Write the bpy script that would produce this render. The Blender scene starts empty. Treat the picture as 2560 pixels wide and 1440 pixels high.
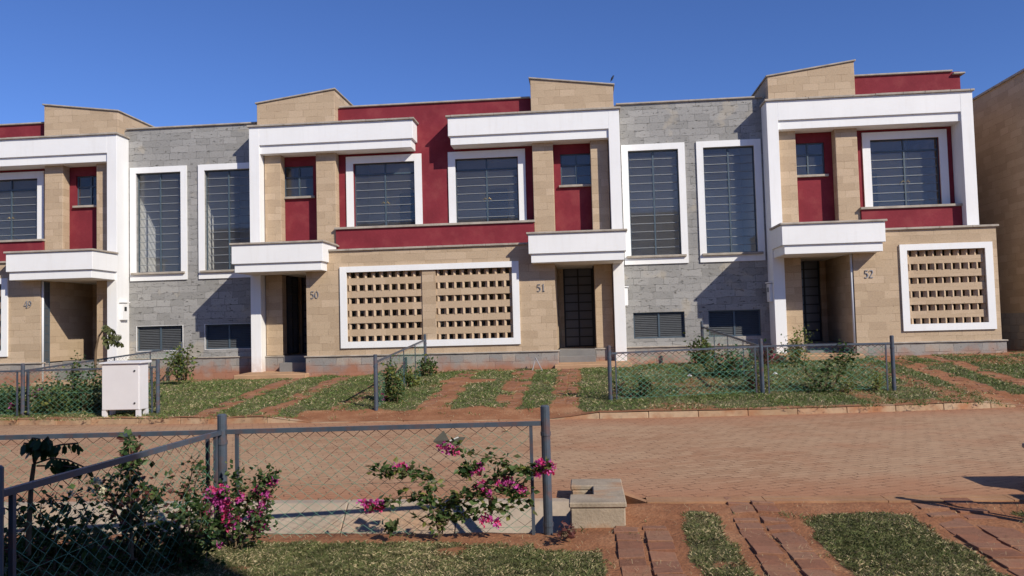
import bpy, math, random
import numpy as np
from mathutils import Vector, Matrix, noise
random.seed(7); RS=np.random.RandomState(11)
C=bpy.context.scene
# ---------------------------------------------------------------- camera
F=2000.0; YAW,PITCH,ROLL=-0.0902771,0.0483980,0.0264836; EYE=Vector((0,0,1.77))
def _rot():
    cy,sy=math.cos(YAW),math.sin(YAW); cp,sp=math.cos(PITCH),math.sin(PITCH); cr,sr=math.cos(ROLL),math.sin(ROLL)
    f=Vector((sy*cp,cy*cp,sp)); r=Vector((cy,-sy,0)); d=-r.cross(f)
    return r*cr+d*sr, d*cr-r*sr, f
RI,DN,FW=_rot()
cam=bpy.data.cameras.new('camera'); co=bpy.data.objects.new('camera',cam); C.collection.objects.link(co); C.camera=co
m=Matrix((( RI.x,-DN.x,-FW.x,EYE.x),(RI.y,-DN.y,-FW.y,EYE.y),(RI.z,-DN.z,-FW.z,EYE.z),(0,0,0,1)))
co.matrix_world=m; cam.sensor_width=36; cam.lens=F/2560*36; cam.clip_start=.05; cam.clip_end=2000
# ---------------------------------------------------------------- light
SUN=Vector((1.08,-1.0,1.0)).normalized()
sl=bpy.data.lights.new('sun','SUN'); sl.energy=4.8; sl.angle=math.radians(.53); sl.color=(1,.93,.81)
so=bpy.data.objects.new('sun',sl); C.collection.objects.link(so); so.rotation_euler=SUN.to_track_quat('Z','Y').to_euler()
w=bpy.data.worlds.new('World'); C.world=w; w.use_nodes=True; nt=w.node_tree; nt.nodes.clear()
sky=nt.nodes.new('ShaderNodeTexSky'); sky.sky_type='NISHITA'; sky.sun_disc=False
sky.sun_elevation=math.asin(SUN.z); sky.sun_rotation=math.atan2(SUN.x,SUN.y); sky.altitude=1600; sky.air_density=1.0; sky.dust_density=.3; sky.ozone_density=3.0
bg=nt.nodes.new('ShaderNodeBackground'); bg.inputs[1].default_value=.085; wo=nt.nodes.new('ShaderNodeOutputWorld')
hs=nt.nodes.new('ShaderNodeMix'); hs.data_type='RGBA'; hs.blend_type='MULTIPLY'; hs.inputs[0].default_value=1; hs.inputs[7].default_value=(.76,.985,1.52,1)   # clear high-altitude air
nt.links.new(sky.outputs[0],hs.inputs[6]); nt.links.new(hs.outputs[2],bg.inputs[0]); nt.links.new(bg.outputs[0],wo.inputs[0])
vs=C.view_settings; vs.view_transform='Standard'; vs.look='None'; vs.exposure=0.0; vs.gamma=1
C.cycles.max_bounces=6; C.cycles.transparent_max_bounces=16

# ---------------------------------------------------------------- materials
MATS={}
class N:
    def __init__(s,name):
        s.m=bpy.data.materials.new(name); s.m.use_nodes=True; s.t=s.m.node_tree; s.b=s.t.nodes['Principled BSDF']; MATS[name]=s.m
        s.b.inputs['Roughness'].default_value=.85; s.b.inputs['Specular IOR Level'].default_value=.3
    def n(s,t,**k):
        n=s.t.nodes.new('ShaderNode'+t)
        for a,b in k.items(): setattr(n,a,b)
        return n
    def l(s,a,b): s.t.links.new(a,b)
    def pos(s): return s.n('NewGeometry').outputs['Position']
    def wallvec(s):      # (x+y, z) so that blocks run round corners
        sp=s.n('SeparateXYZ'); s.l(s.pos(),sp.inputs[0]); a=s.math('ADD',sp.outputs[0],sp.outputs[1])
        c=s.n('CombineXYZ'); s.l(a,c.inputs[0]); s.l(sp.outputs[2],c.inputs[1]); return c.outputs[0],sp
    def math(s,op,a,b=None,c=None,clamp=False):
        n=s.n('Math',operation=op,use_clamp=clamp)
        for i,v in enumerate((a,b,c)):
            if v is None: continue
            if hasattr(v,'links'): s.l(v,n.inputs[i])
            else: n.inputs[i].default_value=v
        return n.outputs[0]
    def noise(s,vec,scale,detail=4,rough=.55):
        n=s.n('TexNoise'); n.inputs['Scale'].default_value=scale; n.inputs['Detail'].default_value=detail; n.inputs['Roughness'].default_value=rough
        if vec is not None: s.l(vec,n.inputs['Vector'])
        return n.outputs['Fac']
    def ramp(s,fac,stops,const=False):
        n=s.n('ValToRGB'); e=n.color_ramp.elements
        while len(e)<len(stops): e.new(.5)
        for i,(p,c) in enumerate(stops): e[i].position=p; e[i].color=(*c,1) if len(c)==3 else c
        if const: n.color_ramp.interpolation='CONSTANT'
        s.l(fac,n.inputs[0]); return n.outputs[0]
    def mix(s,f,a,b,mode='MIX'):
        n=s.n('Mix',data_type='RGBA',blend_type=mode)
        for i,v in ((0,f),(6,a),(7,b)):
            if hasattr(v,'links'): s.l(v,n.inputs[i])
            elif i==0: n.inputs[0].default_value=v
            else: n.inputs[i].default_value=(*v,1)
        return n.outputs[2]
    def mr(s,v,a,b,c=0,d=1):
        n=s.n('MapRange'); s.l(v,n.inputs[0])
        for i,x in enumerate((a,b,c,d)): n.inputs[i+1].default_value=x
        return n.outputs[0]
    def bump(s,h,strength,dist=.01):
        n=s.n('Bump'); n.inputs['Strength'].default_value=strength; n.inputs['Distance'].default_value=dist
        s.l(h,n.inputs['Height']); s.l(n.outputs[0],s.b.inputs['Normal'])
    def col(s,c):
        if hasattr(c,'links'): s.l(c,s.b.inputs['Base Color'])
        else: s.b.inputs['Base Color'].default_value=(*c,1)
G3=lambda v:(v,v,v)
def stone(name,c1,c2,c3,mort,rowh,bw,pit,bumpk,splash=False,mortar=.006,rough=0):
    q=N(name); v,sp=q.wallvec()
    wb=q.noise(v,5 if rough else 1.5,3); vv=q.n('VectorMath',operation='ADD'); sc=q.n('VectorMath',operation='SCALE'); sc.inputs['Scale'].default_value=.09 if rough else .03
    cx=q.n('CombineXYZ'); q.l(q.math('SUBTRACT',wb,.5),cx.inputs[1]); q.l(cx.outputs[0],sc.inputs[0]); q.l(v,vv.inputs[0]); q.l(sc.outputs[0],vv.inputs[1])
    br=q.n('TexBrick'); br.offset=.43; br.squash=1.35; br.squash_frequency=3
    for k,x in (('Scale',1),('Brick Width',bw),('Row Height',rowh),('Mortar Size',mortar),('Mortar Smooth',.3),('Bias',-.1)): br.inputs[k].default_value=x
    br.inputs['Color1'].default_value=(0,0,0,1); br.inputs['Color2'].default_value=(1,1,1,1); br.inputs['Mortar'].default_value=(.5,.5,.5,1)
    q.l(vv.outputs[0],br.inputs['Vector'])
    base=q.ramp(br.outputs['Color'],[(0,c1),(.5,c2),(1,c3)])
    big=q.noise(v,.9,3); base=q.mix(q.mr(big,.35,.7,0,.35),base,[x*.82 for x in c2])
    fine=q.noise(v,26,5,.7); base=q.mix(.55,base,q.ramp(fine,[(.25,G3(.62)),(.5,G3(1)),(.8,G3(1.22))]),'MULTIPLY')
    jn=q.noise(v,3.2,3); jm=q.math('MULTIPLY',br.outputs['Fac'],q.mr(jn,.42,.62,.08,.75))
    base=q.mix(jm,base,mort)
    vo=q.n('TexVoronoi'); vo.inputs['Scale'].default_value=9; q.l(v,vo.inputs['Vector'])
    pn=q.noise(v,7,3); pits=q.math('MULTIPLY',q.mr(vo.outputs['Distance'],.05,.16,1,0),q.mr(pn,.55,.62,0,1))
    p2=q.mr(q.noise(v,34,3,.6),.66,.74,0,1)
    pits=q.math('MAXIMUM',pits,q.math('MULTIPLY',p2,pit))
    base=q.mix(q.math('MULTIPLY',pits,.6),base,[x*.3 for x in c1])
    if rough:
        cn=q.n('TexNoise'); cn.inputs['Scale'].default_value=9; cn.inputs['Detail'].default_value=4; cn.inputs['Roughness'].default_value=.75; mpn=q.n('Mapping'); mpn.inputs['Scale'].default_value=(.55,1.5,1); q.l(v,mpn.inputs[0]); q.l(mpn.outputs[0],cn.inputs['Vector'])
        ck=q.mr(cn.outputs['Fac'],.40,.30,0,1); base=q.mix(q.math('MULTIPLY',ck,.75),base,(.07,.068,.065)); pits=q.math('MAXIMUM',pits,ck)
        tb=q.mr(q.noise(v,1.1,3),.60,.66,0,.45); base=q.mix(tb,base,(.46,.40,.31))
    if splash:
        sn=q.noise(v,2.3,4); h=q.math('ADD',sp.outputs[2],q.math('MULTIPLY',q.math('SUBTRACT',sn,.5),-.9))
        base=q.mix(q.mr(h,.93,.6,0,.8),base,(.36,.145,.075))
    q.col(base)
    hh=q.math('SUBTRACT',q.math('MULTIPLY',fine,.35),q.math('ADD',q.math('MULTIPLY',jm,.8),pits)); q.bump(hh,bumpk,.02)
    q.b.inputs['Roughness'].default_value=.93; return q.m
tan=stone('tan_stone',(.44,.325,.215),(.50,.375,.25),(.56,.425,.295),(.27,.18,.11),.205,.44,.6,.5)
tanplain=stone('tan_screen_stone',(.47,.345,.225),(.51,.38,.255),(.55,.41,.28),(.33,.23,.14),.36,.62,.4,.3)
grey=stone('grey_stone',(.275,.267,.250),(.325,.315,.298),(.385,.372,.350),(.10,.098,.094),.205,.43,1.0,1.0,rough=1)
plin=stone('plinth_stone',(.26,.245,.23),(.33,.30,.27),(.42,.35,.28),(.12,.10,.09),.205,.36,.8,.8,splash=True,mortar=.009)
def plain(name,c,rough=.6,spec=.3,var=.12,scale=3,bump=0,metal=0,dirt=None):
    q=N(name); p=q.pos(); n1=q.noise(p,scale,5,.6); n2=q.noise(p,scale*14,3)
    b=q.mix(1,c,q.ramp(n1,[(.3,G3(1-var)),(.7,G3(1+var*.4))]),'MULTIPLY')
    b=q.mix(.5,b,q.ramp(n2,[(.3,G3(1-var*.6)),(.7,G3(1+var*.4))]),'MULTIPLY')
    if dirt: b=q.mix(q.mr(q.noise(p,dirt[1],4),.5,.72,0,dirt[2]),b,dirt[0])
    q.col(b); q.b.inputs['Roughness'].default_value=rough; q.b.inputs['Specular IOR Level'].default_value=spec; q.b.inputs['Metallic'].default_value=metal
    if bump: q.bump(n2,bump,.01)
    return q.m
white=plain('white_paint',(.84,.835,.82),.7,.2,.035,1.2,.12)
red=plain('burgundy_paint',(.225,.031,.042),.8,.15,.2,1.3,.3,dirt=((.27,.07,.065),2.6,.35))
_q=N('white_paint_weathered'); _p=_q.pos(); _mp=_q.n('Mapping'); _mp.inputs['Scale'].default_value=(7,7,.55); _q.l(_p,_mp.inputs[0]); _st=_q.noise(_mp.outputs[0],1,4,.6); _sp=_q.n('SeparateXYZ'); _q.l(_p,_sp.inputs[0])
_b=_q.mix(1,(.84,.835,.82),_q.ramp(_q.noise(_p,1.2,4),[(.3,G3(.95)),(.7,G3(1))]),'MULTIPLY'); _b=_q.mix(_q.mr(_st,.52,.74,0,.13),_b,(.55,.50,.42)); _lo=_q.math('MULTIPLY',_q.mr(_sp.outputs[2],1.15,.6,0,.5),_q.mr(_q.noise(_p,5,4),.35,.6,0,1)); _b=_q.mix(_lo,_b,(.50,.27,.16))
_q.col(_b); _q.b.inputs['Roughness'].default_value=.75; _q.bump(_q.noise(_p,22,4,.6),.18,.01); white=_q.m
coping=plain('coping_concrete',(.43,.375,.31),.9,.2,.3,4,.3)
steel=plain('blue_grey_steel',(.07,.10,.125),.45,.5,.15,6)
dsteel=plain('dark_steel',(.022,.026,.032),.5,.4,.15,6)
rail=plain('fence_steel_paint',(.065,.083,.11),.45,.5,.25,7,dirt=((.16,.06,.035),9,.5))
barm=plain('sunlit_bar_paint',(.23,.245,.25),.45,.5,.1,6)  # bar colour lightened to imitate sunlit top edges
louv=plain('louvre_steel',(.085,.09,.095),.45,.5,.12,8)
cab=plain('cabinet_paint',(.70,.685,.69),.45,.4,.04,2)
kerbm=plain('kerb_concrete',(.44,.30,.185),.95,.2,.4,1.2,.5,dirt=((.34,.14,.07),2.1,.85))
drainm=plain('drain_concrete',(.40,.325,.25),.95,.2,.22,1.6,.4,dirt=((.42,.24,.13),1.1,.8))
boxm=plain('manhole_concrete',(.38,.31,.23),.95,.2,.3,3,.5,dirt=((.38,.19,.09),2.6,1.0))
edgem=plain('soiled_edge_concrete',(.40,.225,.125),.95,.2,.25,2,.3,dirt=((.33,.14,.07),1.1,.8))
slabm=plain('apron_concrete',(.47,.29,.17),.95,.2,.2,2,.3)
stepm=plain('step_concrete',(.22,.21,.20),.9,.2,.15,3)
plaster=plain('interior_plaster',(.74,.72,.67),.9,.1,.04,1)
plasterw=plain('stairwell_plaster',(.82,.80,.76),.9,.1,.04,1)
bluedoor=plain('interior_door_blue',(.05,.08,.16),.5,.3,.05,2)
brass=plain('brass',(.75,.55,.22),.3,.5,.05,2,metal=.8)
numm=plain('number_metal',(.31,.31,.33),.4,.5,.1,20,metal=.3)
pipew=plain('downpipe_white',(.72,.73,.75),.5,.3,.05,2)
stick=plain('stake_metal',(.35,.33,.33),.6,.3,.1,3)
plasticm=plain('weathered_sheet',(.12,.12,.10),.35,.5,.2,9)
paper=plain('white_litter',(.75,.74,.70),.8,.2,.1,9)
paver=plain('red_paver',(.35,.155,.09),.95,.15,.35,3.1,.5,dirt=((.30,.115,.06),2.2,.6))
_q=N('kerb_stone'); _p=_q.pos(); _g=_q.n('NewGeometry'); _b=_q.ramp(_g.outputs['Random Per Island'],[(0,(.33,.22,.13)),(.5,(.40,.27,.165)),(1,(.43,.31,.20))])
_b=_q.mix(.9,_b,_q.ramp(_q.noise(_p,7,5,.7),[(.25,G3(.65)),(.5,G3(1)),(.8,G3(1.2))]),'MULTIPLY'); _b=_q.mix(_q.mr(_q.noise(_p,1.9,4),.47,.66,0,.85),_b,(.33,.14,.065)); _q.col(_b); _q.bump(_q.noise(_p,40,4,.7),.7,.01); _q.b.inputs['Roughness'].default_value=.95; kerbm=_q.m
_q=N('red_paver_b'); _p=_q.pos(); _g=_q.n('NewGeometry'); _b=_q.ramp(_g.outputs['Random Per Island'],[(0,(.17,.075,.042)),(.35,(.24,.11,.065)),(.7,(.27,.145,.092)),(1,(.29,.145,.082))])
_b=_q.mix(.8,_b,_q.ramp(_q.noise(_p,16,5,.7),[(.25,G3(.6)),(.5,G3(1)),(.8,G3(1.25))]),'MULTIPLY'); _b=_q.mix(_q.mr(_q.noise(_p,3.5,4),.5,.7,0,.7),_b,(.30,.125,.07)); _q.col(_b); _q.bump(_q.noise(_p,45,4,.7),.7,.008); _q.b.inputs['Roughness'].default_value=.95; paver=_q.m
bark=plain('stem_brown',(.16,.11,.07),.9,.1,.3,20)
birdm=plain('bird_feathers',(.03,.035,.05),.7,.2,.1,30); 
# glass
q=N('window_glass'); t=q.t; tr=q.n('BsdfTransparent'); tr.inputs[0].default_value=(.92,.93,.94,1); gl=q.n('BsdfGlossy'); gl.inputs['Roughness'].default_value=.03; gl.inputs[0].default_value=(.85,.85,.85,1)
df=q.n('BsdfDiffuse'); df.inputs[0].default_value=(.33,.32,.31,1); m0=q.n('MixShader'); m0.inputs[0].default_value=.05; q.l(tr.outputs[0],m0.inputs[1]); q.l(df.outputs[0],m0.inputs[2])
mx=q.n('MixShader'); fr=q.n('LayerWeight'); fr.inputs[0].default_value=.5; q.l(q.math('MULTIPLY_ADD',q.math('POWER',fr.outputs['Facing'],4),.6,.045),mx.inputs[0]); q.l(m0.outputs[0],mx.inputs[1]); q.l(gl.outputs[0],mx.inputs[2])
q.l(mx.outputs[0],t.nodes['Material Output'].inputs[0]); glass=q.m
q=N('obscure_glass'); q.col((.12,.13,.155)); q.b.inputs['Roughness'].default_value=.22; q.b.inputs['Specular IOR Level'].default_value=.9
q.bump(q.noise(q.pos(),60,2),.25,.004); dglass=q.m
# road: interlocking pavers
q=N('road_pavers'); p=q.pos(); mp=q.n('Mapping'); mp.inputs['Rotation'].default_value=(0,0,math.radians(-24)); q.l(p,mp.inputs[0]); v=mp.outputs[0]
dn=q.n('TexNoise'); dn.inputs['Scale'].default_value=14; dn.inputs['Detail'].default_value=1; q.l(p,dn.inputs['Vector'])
va=q.n('VectorMath',operation='MULTIPLY_ADD'); va.inputs[1].default_value=(.035,.035,0); q.l(dn.outputs['Color'],va.inputs[0]); q.l(v,va.inputs[2])
br=q.n('TexBrick'); br.offset=.5
for k,x in (('Scale',1),('Brick Width',.225),('Row Height',.1125),('Mortar Size',.007),('Mortar Smooth',.2)): br.inputs[k].default_value=x
br.inputs['Color1'].default_value=(.35,.195,.108,1); br.inputs['Color2'].default_value=(.45,.28,.165,1); br.inputs['Mortar'].default_value=(.3,.18,.1,1); q.l(va.outputs[0],br.inputs['Vector'])
b=br.outputs['Color']; n1=q.noise(p,.35,4); b=q.mix(q.mr(n1,.4,.65,0,.7),b,(.46,.305,.185))
b=q.mix(q.mr(q.noise(p,.8,3),.5,.7,0,.7),b,(.40,.20,.108))
sx=q.n('SeparateXYZ'); q.l(p,sx.inputs[0]); e1=q.mr(sx.outputs[1],8.3,9.6,.8,0); e2=q.mr(q.math('SUBTRACT',sx.outputs[1],q.math('MULTIPLY',q.math('POWER',sx.outputs[0],2),.0125)),13.9,15.2,0,.8)
b=q.mix(q.math('MAXIMUM',e1,e2),b,(.39,.175,.09))
jm=q.math('MULTIPLY',br.outputs['Fac'],q.mr(q.noise(v,5.2,2),.47,.56,.05,1)); b=q.mix(q.math('MULTIPLY',jm,.85),b,(.10,.05,.028))
fn=q.noise(p,55,3,.7); b=q.mix(.6,b,q.ramp(fn,[(.25,G3(.72)),(.55,G3(1)),(.8,G3(1.2))]),'MULTIPLY')
sp_=q.mr(q.noise(p,19,2),.70,.74,0,.5); b=q.mix(sp_,b,(.55,.38,.22))
q.col(b); q.bump(q.math('SUBTRACT',q.math('MULTIPLY',fn,.4),br.outputs['Fac']),.5,.012); q.b.inputs['Roughness'].default_value=.95; roadm=q.m
# soil + turf by attribute
q=N('turf_and_soil'); p=q.pos(); at=q.n('Attribute'); at.attribute_name='turf'; f=at.outputs['Fac']
soil=q.ramp(q.noise(p,2.0,5,.65),[(.3,(.22,.088,.040)),(.5,(.295,.128,.060)),(.7,(.38,.195,.10))])
soil=q.mix(.6,soil,q.ramp(q.noise(p,40,4,.7),[(.3,G3(.6)),(.55,G3(1)),(.8,G3(1.3))]),'MULTIPLY')
turf=q.ramp(q.noise(p,1.2,5,.6),[(.3,(.07,.075,.03)),(.5,(.12,.115,.05)),(.7,(.19,.15,.075))])
turf=q.mix(.8,turf,q.ramp(q.noise(p,30,4,.75),[(.3,G3(.45)),(.55,G3(1)),(.8,G3(1.6))]),'MULTIPLY')
k=q.math('ADD',f,q.math('MULTIPLY',q.math('SUBTRACT',q.noise(p,9,4,.7),.5),1.1)); q.col(q.mix(q.mr(k,.4,.6),soil,turf)); q.bump(q.noise(p,25,4),.6,.03); q.b.inputs['Roughness'].default_value=1; groundm=q.m
def leafmat(name,c,tl=.35,var=.35):
    q=N(name); p=q.pos(); n=q.noise(p,9,2); b=q.mix(1,c,q.ramp(n,[(.3,G3(1-var)),(.7,G3(1+var))]),'MULTIPLY'); q.col(b)
    q.b.inputs['Roughness'].default_value=.5
    ts=q.n('BsdfTranslucent'); q.l(q.mix(1,b,(1.0,1.15,.6) if c[1]>c[0] else (1,.8,.9),'MULTIPLY'),ts.inputs[0]); mx=q.n('MixShader'); mx.inputs[0].default_value=tl
    q.l(q.b.outputs[0],mx.inputs[1]); q.l(ts.outputs[0],mx.inputs[2]); q.l(mx.outputs[0],q.t.nodes['Material Output'].inputs[0]); return q.m
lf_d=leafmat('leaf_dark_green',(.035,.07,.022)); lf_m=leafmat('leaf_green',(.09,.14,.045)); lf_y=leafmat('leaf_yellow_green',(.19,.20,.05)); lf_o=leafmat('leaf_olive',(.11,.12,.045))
lf_r=leafmat('leaf_reddish',(.14,.05,.04)); fl_m=leafmat('bract_magenta',(.66,.11,.44),.4,.3); fl_r=leafmat('bract_red',(.74,.08,.24),.4,.3); fl_w=leafmat('petal_cream',(.75,.72,.5),.3,.1)
gr1=leafmat('grass_green',(.10,.15,.038),.25,.5); gr2=leafmat('grass_olive',(.19,.20,.07),.25,.5); gr3=leafmat('grass_straw',(.50,.41,.24),.2,.3)
gr1n=leafmat('near_grass_green',(.11,.13,.05),.25,.5); gr2n=leafmat('near_grass_olive',(.165,.165,.07),.25,.5)
wire_g=plain('wire_green_plastic',(.13,.31,.21),.5,.4,.3,9); wire_r=plain('wire_dark_rust',(.09,.05,.035),.7,.2,.3,9)

# ---------------------------------------------------------------- mesh tools
class MB:
    def __init__(s): s.v=[]; s.f=[]; s.mi=[]
    def quad(s,pts,mi=0):
        n=len(s.v); s.v+= [tuple(p) for p in pts]; s.f.append(tuple(range(n,n+len(pts)))); s.mi.append(mi)
    def box(s,x0,x1,y0,y1,z0,z1,mi=0):
        if x0>x1:x0,x1=x1,x0
        n=len(s.v); s.v+=[(x0,y0,z0),(x1,y0,z0),(x1,y1,z0),(x0,y1,z0),(x0,y0,z1),(x1,y0,z1),(x1,y1,z1),(x0,y1,z1)]
        for q in ((0,3,2,1),(4,5,6,7),(0,1,5,4),(1,2,6,5),(2,3,7,6),(3,0,4,7)): s.f.append(tuple(n+i for i in q)); s.mi.append(mi)
        return s
    def hexa(s,p,mi=0):   # 8 points, same order as box
        n=len(s.v); s.v+=[tuple(a) for a in p]
        for q in ((0,3,2,1),(4,5,6,7),(0,1,5,4),(1,2,6,5),(2,3,7,6),(3,0,4,7)): s.f.append(tuple(n+i for i in q)); s.mi.append(mi)
        return s
    def tube(s,pts,r,n=6,mi=0,cap=True,square=False):
        pts=[Vector(p) for p in pts]; rr=r if isinstance(r,(list,tuple)) else [r]*len(pts); rings=[]
        for i,p in enumerate(pts):
            d=(pts[min(i+1,len(pts)-1)]-pts[max(i-1,0)]).normalized()
            a=d.cross(Vector((0,0,1))) if abs(d.z)<.95 else d.cross(Vector((0,1,0)))
            a.normalize(); b=d.cross(a); k=len(s.v); ring=[]
            for j in range(n):
                t=2*math.pi*(j+.5 if square else j)/n; s.v.append(tuple(p+(a*math.cos(t)+b*math.sin(t))*rr[i])); ring.append(k+j)
            rings.append(ring)
        for i in range(len(rings)-1):
            for j in range(n): s.f.append((rings[i][j],rings[i][(j+1)%n],rings[i+1][(j+1)%n],rings[i+1][j])); s.mi.append(mi)
        if cap: s.f.append(tuple(rings[0][::-1])); s.f.append(tuple(rings[-1])); s.mi+=[mi,mi]
        return s
    def panel(s,x0,x1,z0,z1,y0,y1,holes=(),mi=0):  # wall slab facing -Y with rectangular openings
        if x0>x1:x0,x1=x1,x0
        hs=[(min(a,b),max(a,b),c,d) for a,b,c,d in holes]
        xs=sorted({x0,x1,*[h[0] for h in hs],*[h[1] for h in hs]}); zs=sorted({z0,z1,*[h[2] for h in hs],*[h[3] for h in hs]})
        xs=[x for x in xs if x0<=x<=x1]; zs=[z for z in zs if z0<=z<=z1]
        solid=lambda i,j: 0<=i<len(xs)-1 and 0<=j<len(zs)-1 and not any(h[0]<(xs[i]+xs[i+1])/2<h[1] and h[2]<(zs[j]+zs[j+1])/2<h[3] for h in hs)
        for i in range(len(xs)-1):
            for j in range(len(zs)-1):
                if not solid(i,j): continue
                a,b,c,d=xs[i],xs[i+1],zs[j],zs[j+1]
                s.quad([(a,y0,c),(b,y0,c),(b,y0,d),(a,y0,d)],mi); s.quad([(a,y1,d),(b,y1,d),(b,y1,c),(a,y1,c)],mi)
                if not solid(i-1,j): s.quad([(a,y1,c),(a,y0,c),(a,y0,d),(a,y1,d)],mi)
                if not solid(i+1,j): s.quad([(b,y0,c),(b,y1,c),(b,y1,d),(b,y0,d)],mi)
                if not solid(i,j-1): s.quad([(a,y1,c),(b,y1,c),(b,y0,c),(a,y0,c)],mi)
                if not solid(i,j+1): s.quad([(a,y0,d),(b,y0,d),(b,y1,d),(a,y1,d)],mi)
        return s
    def ring(s,x0,x1,z0,z1,w,y0,y1,bottom=True,mi=0,wb=None):   # rectangular frame, pieces butted
        if x0>x1:x0,x1=x1,x0
        wb=w if wb is None else wb
        s.panel(x0,x1,z0,z1,y0,y1,[(x0+w,x1-w,z0+(wb if bottom else -1),z1-w)],mi); return s
    def build(s,name,mat,parent=None,bevel=0,smooth=False):
        me=bpy.data.meshes.new(name); me.from_pydata(s.v,[],s.f)
        for mm in (mat if isinstance(mat,(list,tuple)) else [mat]): me.materials.append(mm)
        if any(s.mi): me.polygons.foreach_set('material_index',s.mi)
        if smooth: me.polygons.foreach_set('use_smooth',[True]*len(s.f))
        me.update(); o=bpy.data.objects.new(name,me); C.collection.objects.link(o)
        if parent is not None:
            o.parent=parent; o.matrix_parent_inverse=Matrix.Translation(-world(parent))
        if bevel:
            bv=o.modifiers.new('bevel','BEVEL'); bv.width=bevel; bv.segments=1; bv.limit_method='ANGLE'
        return o
def world(o):
    p=Vector(o.location)
    return p
def thing(name,label,cat,loc,group=None):
    o=bpy.data.objects.new(name,None); C.collection.objects.link(o); o.location=loc; o.empty_display_size=.2
    o['label']=label; o['category']=cat
    if group:o['group']=group
    return o
def tag(o,label=None,cat=None,group=None,kind=None):
    for k,v in (('label',label),('category',cat),('group',group),('kind',kind)):
        if v:o[k]=v
    return o
def ray(x,y):
    return (RI*((x-1280)/F)+DN*((y-720)/F)+FW)
def at(x,y,Y):   # point of the picture on the vertical plane Y
    d=ray(x,y); return EYE+d*(Y/d.y)
def nz(x,y,s=1.0,o=0.0): return noise.noise(Vector((x*s+o,y*s-o,o*.37)))

# ---------------------------------------------------------------- terrain
def zf(X): return .70+.013*max(-20,min(16,X))
def kerbY(X): return 15.2+(.0125*X*X if X>0 else .004*X*X)
def lawnz(X,Y):
    k=kerbY(X); z=.12+max(0,(Y-k-.2))/(22-k-.2)*(zf(X)-.12)
    if Y>20.6: z-=.07*min(1,(Y-20.6))
    if Y>22: z=zf(X)-.07-.05*min(1,(Y-22))
    dr=max(min((X+6.35)/.92,(.2-X)/.92,1),min((X-7.38)/.9,1),0)
    if Y<k+.9: z+=dr*(.01+(Y-k)/.9*(z-.01)-z)
    return z+.018*nz(X,Y,1.3)
TRACKS=[(-7.88,.20,.9),(-6.53,.21,.9),(-5.1,.15,.55),(-3.15,.24,1),(-1.62,.23,1),(-.46,.25,1),(6.75,.15,.6),(7.75,.22,1),(8.85,.20,.9),(10.6,.18,.8)]
def trackx(c,Y): return c+ (0.09*(21-Y) if c>6 else 0)
def farturf(X,Y):
    k=kerbY(X); t=1.0
    for c,wd,st in TRACKS:
        d=abs(X-trackx(c,Y)+.10*nz(X,Y,1.3))-wd*(1+.35*nz(X,Y,2.3,8))
        if Y<21.7: t=min(t, 1-min(1,st*(1-max(0,nz(X,Y,3.1,4)-.12)*1.8))*(1 if d<0 else max(0,1-d/.12)))
    if (-5.8<X<-.4 or X>7.9): t=min(t,max(0,min(1,(Y-k-.75-.35*nz(X,Y,1.1,3))/.25)))
    else: t=min(t,max(.25,min(1,(Y-k-.25)/.35+.4)))
    if nz(X,Y,.9,7)>.42 : t=min(t,.45)
    if Y>21.6: t=min(t,.4+nz(X,Y,2))
    if -3.6<X<-2.2 and 19.3<Y<19.8: t=0
    return t
def sheet(name,xs,ys,zfun,tfun,mat,kind='structure'):
    nx,ny=len(xs),len(ys); v=[(x,y,zfun(x,y)) for y in ys for x in xs]
    f=[(j*nx+i,j*nx+i+1,(j+1)*nx+i+1,(j+1)*nx+i) for j in range(ny-1) for i in range(nx-1)]
    me=bpy.data.meshes.new(name); me.from_pydata(v,[],f); me.materials.append(mat)
    if tfun:
        a=me.attributes.new('turf','FLOAT','POINT'); a.data.foreach_set('value',[max(0,min(1,tfun(x,y))) for y in ys for x in xs])
    me.polygons.foreach_set('use_smooth',[True]*len(f)); me.update()
    o=bpy.data.objects.new(name,me); C.collection.objects.link(o); o['kind']=kind; return o
fr_=lambda a,b,s:list(np.arange(a,b+s*.5,s))
sheet('ground',[-400,-60,0,60,400],[-400,-60,0,60,400],lambda x,y:-.75,lambda x,y:.2,groundm)
lx=[-60,-45,-35,-28]+fr_(-23,14,.1)+[15,17,20,30,60]
# far lawn starts at the kerb line; use row parameter to follow it
def farlawn():
    rows=[0,.05,.1,.2]+fr_(.3,8.8,.1)+[10,14,25,60]; v=[];t=[]
    for r in rows:
        for x in lx:
            y=kerbY(max(-23,min(14,x)))+r+.02; xx=max(-23,min(14,x)); v.append((x,y,lawnz(xx,y) if y<24.5 else .62)); t.append(max(0,min(1,farturf(x,y))))
    nx=len(lx); f=[(j*nx+i,j*nx+i+1,(j+1)*nx+i+1,(j+1)*nx+i) for j in range(len(rows)-1) for i in range(nx-1)]
    me=bpy.data.meshes.new('lawn'); me.from_pydata(v,[],f); me.materials.append(groundm); a=me.attributes.new('turf','FLOAT','POINT'); a.data.foreach_set('value',t)
    me.polygons.foreach_set('use_smooth',[True]*len(f)); me.update(); o=bpy.data.objects.new('lawn',me); C.collection.objects.link(o); o['kind']='structure'
farlawn()
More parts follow.
